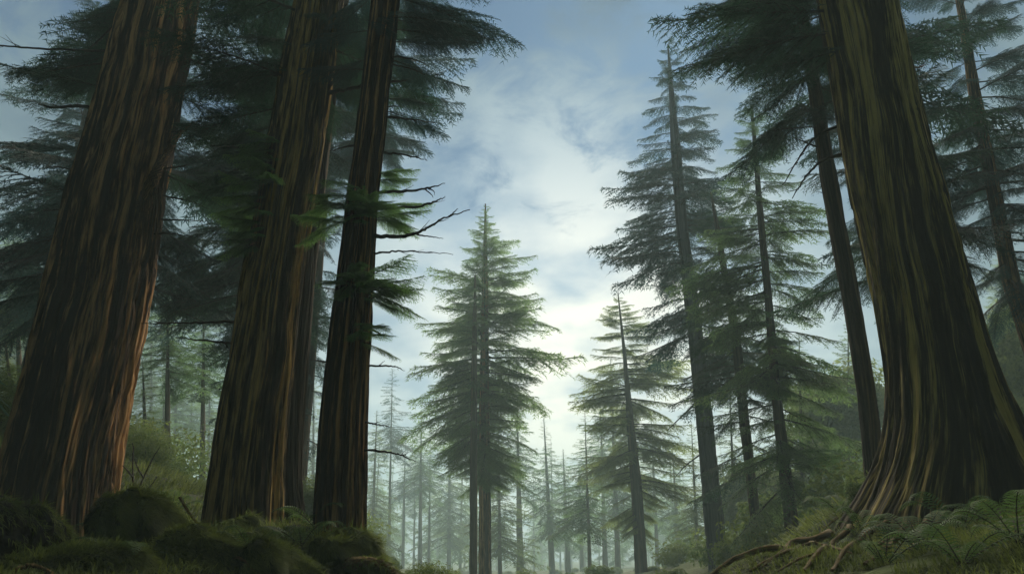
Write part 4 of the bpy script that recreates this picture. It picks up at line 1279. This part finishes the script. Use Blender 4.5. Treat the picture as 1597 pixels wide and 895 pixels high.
SUN_EL, SUN_AZ = 38.0, 14.0      # ahead of the viewer, a little to the right
w = bpy.data.worlds.new('World')
sc.world = w
w.use_nodes = True
nt = w.node_tree
nt.nodes.clear()
N, L = nt.nodes.new, nt.links.new
out = N('ShaderNodeOutputWorld')
bg = N('ShaderNodeBackground'); bg.inputs['Strength'].default_value = 0.093
sky = N('ShaderNodeTexSky'); sky.sky_type = 'NISHITA'; sky.sun_disc = False
sky.sun_elevation = R(SUN_EL); sky.sun_rotation = R(SUN_AZ)
sky.air_density = 1.0; sky.dust_density = 0.3; sky.ozone_density = 3.0
tc = N('ShaderNodeTexCoord')
sep = N('ShaderNodeSeparateXYZ'); L(tc.outputs['Generated'], sep.inputs[0])
za = N('ShaderNodeMath'); za.operation = 'MAXIMUM'; za.inputs[1].default_value = 0.0; L(sep.outputs['Z'], za.inputs[0])
zb_ = N('ShaderNodeMath'); zb_.operation = 'ADD'; zb_.inputs[1].default_value = 0.22; L(za.outputs[0], zb_.inputs[0])
dx = N('ShaderNodeMath'); dx.operation = 'DIVIDE'; L(sep.outputs['X'], dx.inputs[0]); L(zb_.outputs[0], dx.inputs[1])
dy = N('ShaderNodeMath'); dy.operation = 'DIVIDE'; L(sep.outputs['Y'], dy.inputs[0]); L(zb_.outputs[0], dy.inputs[1])
cmb = N('ShaderNodeCombineXYZ'); L(dx.outputs[0], cmb.inputs[0]); L(dy.outputs[0], cmb.inputs[1])
cn = N('ShaderNodeTexNoise'); cn.inputs['Scale'].default_value = 6.5; cn.inputs['Detail'].default_value = 13; cn.inputs['Roughness'].default_value = 0.68; cn.inputs['Distortion'].default_value = 0.5
L(cmb.outputs[0], cn.inputs['Vector'])
# more cloud low down
zm = N('ShaderNodeMapRange'); zm.inputs['From Min'].default_value = 0.18; zm.inputs['From Max'].default_value = 0.66
zm.inputs['To Min'].default_value = 0.42; zm.inputs['To Max'].default_value = -0.05
L(sep.outputs['Z'], zm.inputs['Value'])
ca = N('ShaderNodeMath'); ca.operation = 'ADD'; L(cn.outputs['Fac'], ca.inputs[0]); L(zm.outputs[0], ca.inputs[1])
cr_ = ramp(nt, [(0.40, (0, 0, 0)), (0.66, (1, 1, 1))], 'EASE')
L(ca.outputs[0], cr_.inputs['Fac'])
# cloud shade: own relief
cn2 = N('ShaderNodeTexNoise'); cn2.inputs['Scale'].default_value = 4.5; cn2.inputs['Detail'].default_value = 7
mp = N('ShaderNodeMapping'); mp.inputs['Location'].default_value = (3.1, 1.7, 0); L(cmb.outputs[0], mp.inputs[0]); L(mp.outputs[0], cn2.inputs['Vector'])
cc = ramp(nt, [(0.33, (0.34, 0.44, 0.56)), (0.60, (0.88, 0.88, 0.82))])
L(cn2.outputs['Fac'], cc.inputs['Fac'])
# clouds thin and bright towards the hidden sun
dot = N('ShaderNodeVectorMath'); dot.operation = 'DOT_PRODUCT'
sd = Vector((math.sin(R(5)) * math.cos(R(14)), math.cos(R(5)) * math.cos(R(14)), math.sin(R(14))))
dot.inputs[1].default_value = sd
L(tc.outputs['Generated'], dot.inputs[0])
gl = N('ShaderNodeMapRange'); gl.inputs['From Min'].default_value = 0.85; gl.inputs['From Max'].default_value = 1.0
gl.inputs['To Min'].default_value = 0.0; gl.inputs['To Max'].default_value = 1.0
L(dot.outputs['Value'], gl.inputs['Value'])
gp = N('ShaderNodeMath'); gp.operation = 'POWER'; gp.inputs[1].default_value = 2.5; L(gl.outputs[0], gp.inputs[0])
gm = N('ShaderNodeMath'); gm.operation = 'MULTIPLY_ADD'; gm.inputs[1].default_value = 5.6; gm.inputs[2].default_value = 1.5; L(gp.outputs[0], gm.inputs[0])
ct_ = N('ShaderNodeMix'); ct_.data_type = 'RGBA'; ct_.inputs[6].default_value = (0.48, 0.74, 1.06, 1); ct_.inputs[7].default_value = (1.04, 0.99, 0.92, 1)
L(gp.outputs[0], ct_.inputs['Factor'])
cm = N('ShaderNodeVectorMath'); cm.operation = 'MULTIPLY'; L(cc.outputs[0], cm.inputs[0]); L(ct_.outputs[2], cm.inputs[1])
cs = N('ShaderNodeVectorMath'); cs.operation = 'SCALE'; L(cm.outputs[0], cs.inputs[0]); L(gm.outputs[0], cs.inputs['Scale'])
tint = N('ShaderNodeVectorMath'); tint.operation = 'MULTIPLY'; tint.inputs[1].default_value = (0.110, 0.185, 0.245)
L(sky.outputs[0], tint.inputs[0])
mixc = N('ShaderNodeMix'); mixc.data_type = 'RGBA'
L(cr_.outputs[0], mixc.inputs['Factor']); L(tint.outputs[0], mixc.inputs[6]); L(cs.outputs[0], mixc.inputs[7])
L(mixc.outputs[2], bg.inputs['Color'])
L(bg.outputs[0], out.inputs['Surface'])

sun_d = bpy.data.lights.new('sun', 'SUN')
sun_d.energy = 5.0
sun_d.angle = R(84)
sun_d.color = (1.0, 0.90, 0.72)
sun = bpy.data.objects.new('sun', sun_d)
COL.objects.link(sun)
d = Vector((math.sin(R(SUN_AZ)) * math.cos(R(SUN_EL)), math.cos(R(SUN_AZ)) * math.cos(R(SUN_EL)), math.sin(R(SUN_EL))))
sun.rotation_euler = d.to_track_quat('Z', 'Y').to_euler()
sun.location = d * 60

# ------------------------------------------------------------------ render settings
sc.render.engine = 'CYCLES'
sc.view_settings.view_transform = 'Standard'
sc.view_settings.look = 'None'
sc.view_settings.gamma = 1.0
sc.view_settings.use_curve_mapping = False
sc.view_settings.exposure = 1.25
cy = sc.cycles
cy.max_bounces = 5
cy.diffuse_bounces = 3
cy.glossy_bounces = 2
cy.transmission_bounces = 3
cy.volume_bounces = 1
cy.use_denoising = True
try:
    cy.denoiser = 'OPENIMAGEDENOISE'
except Exception:
    pass
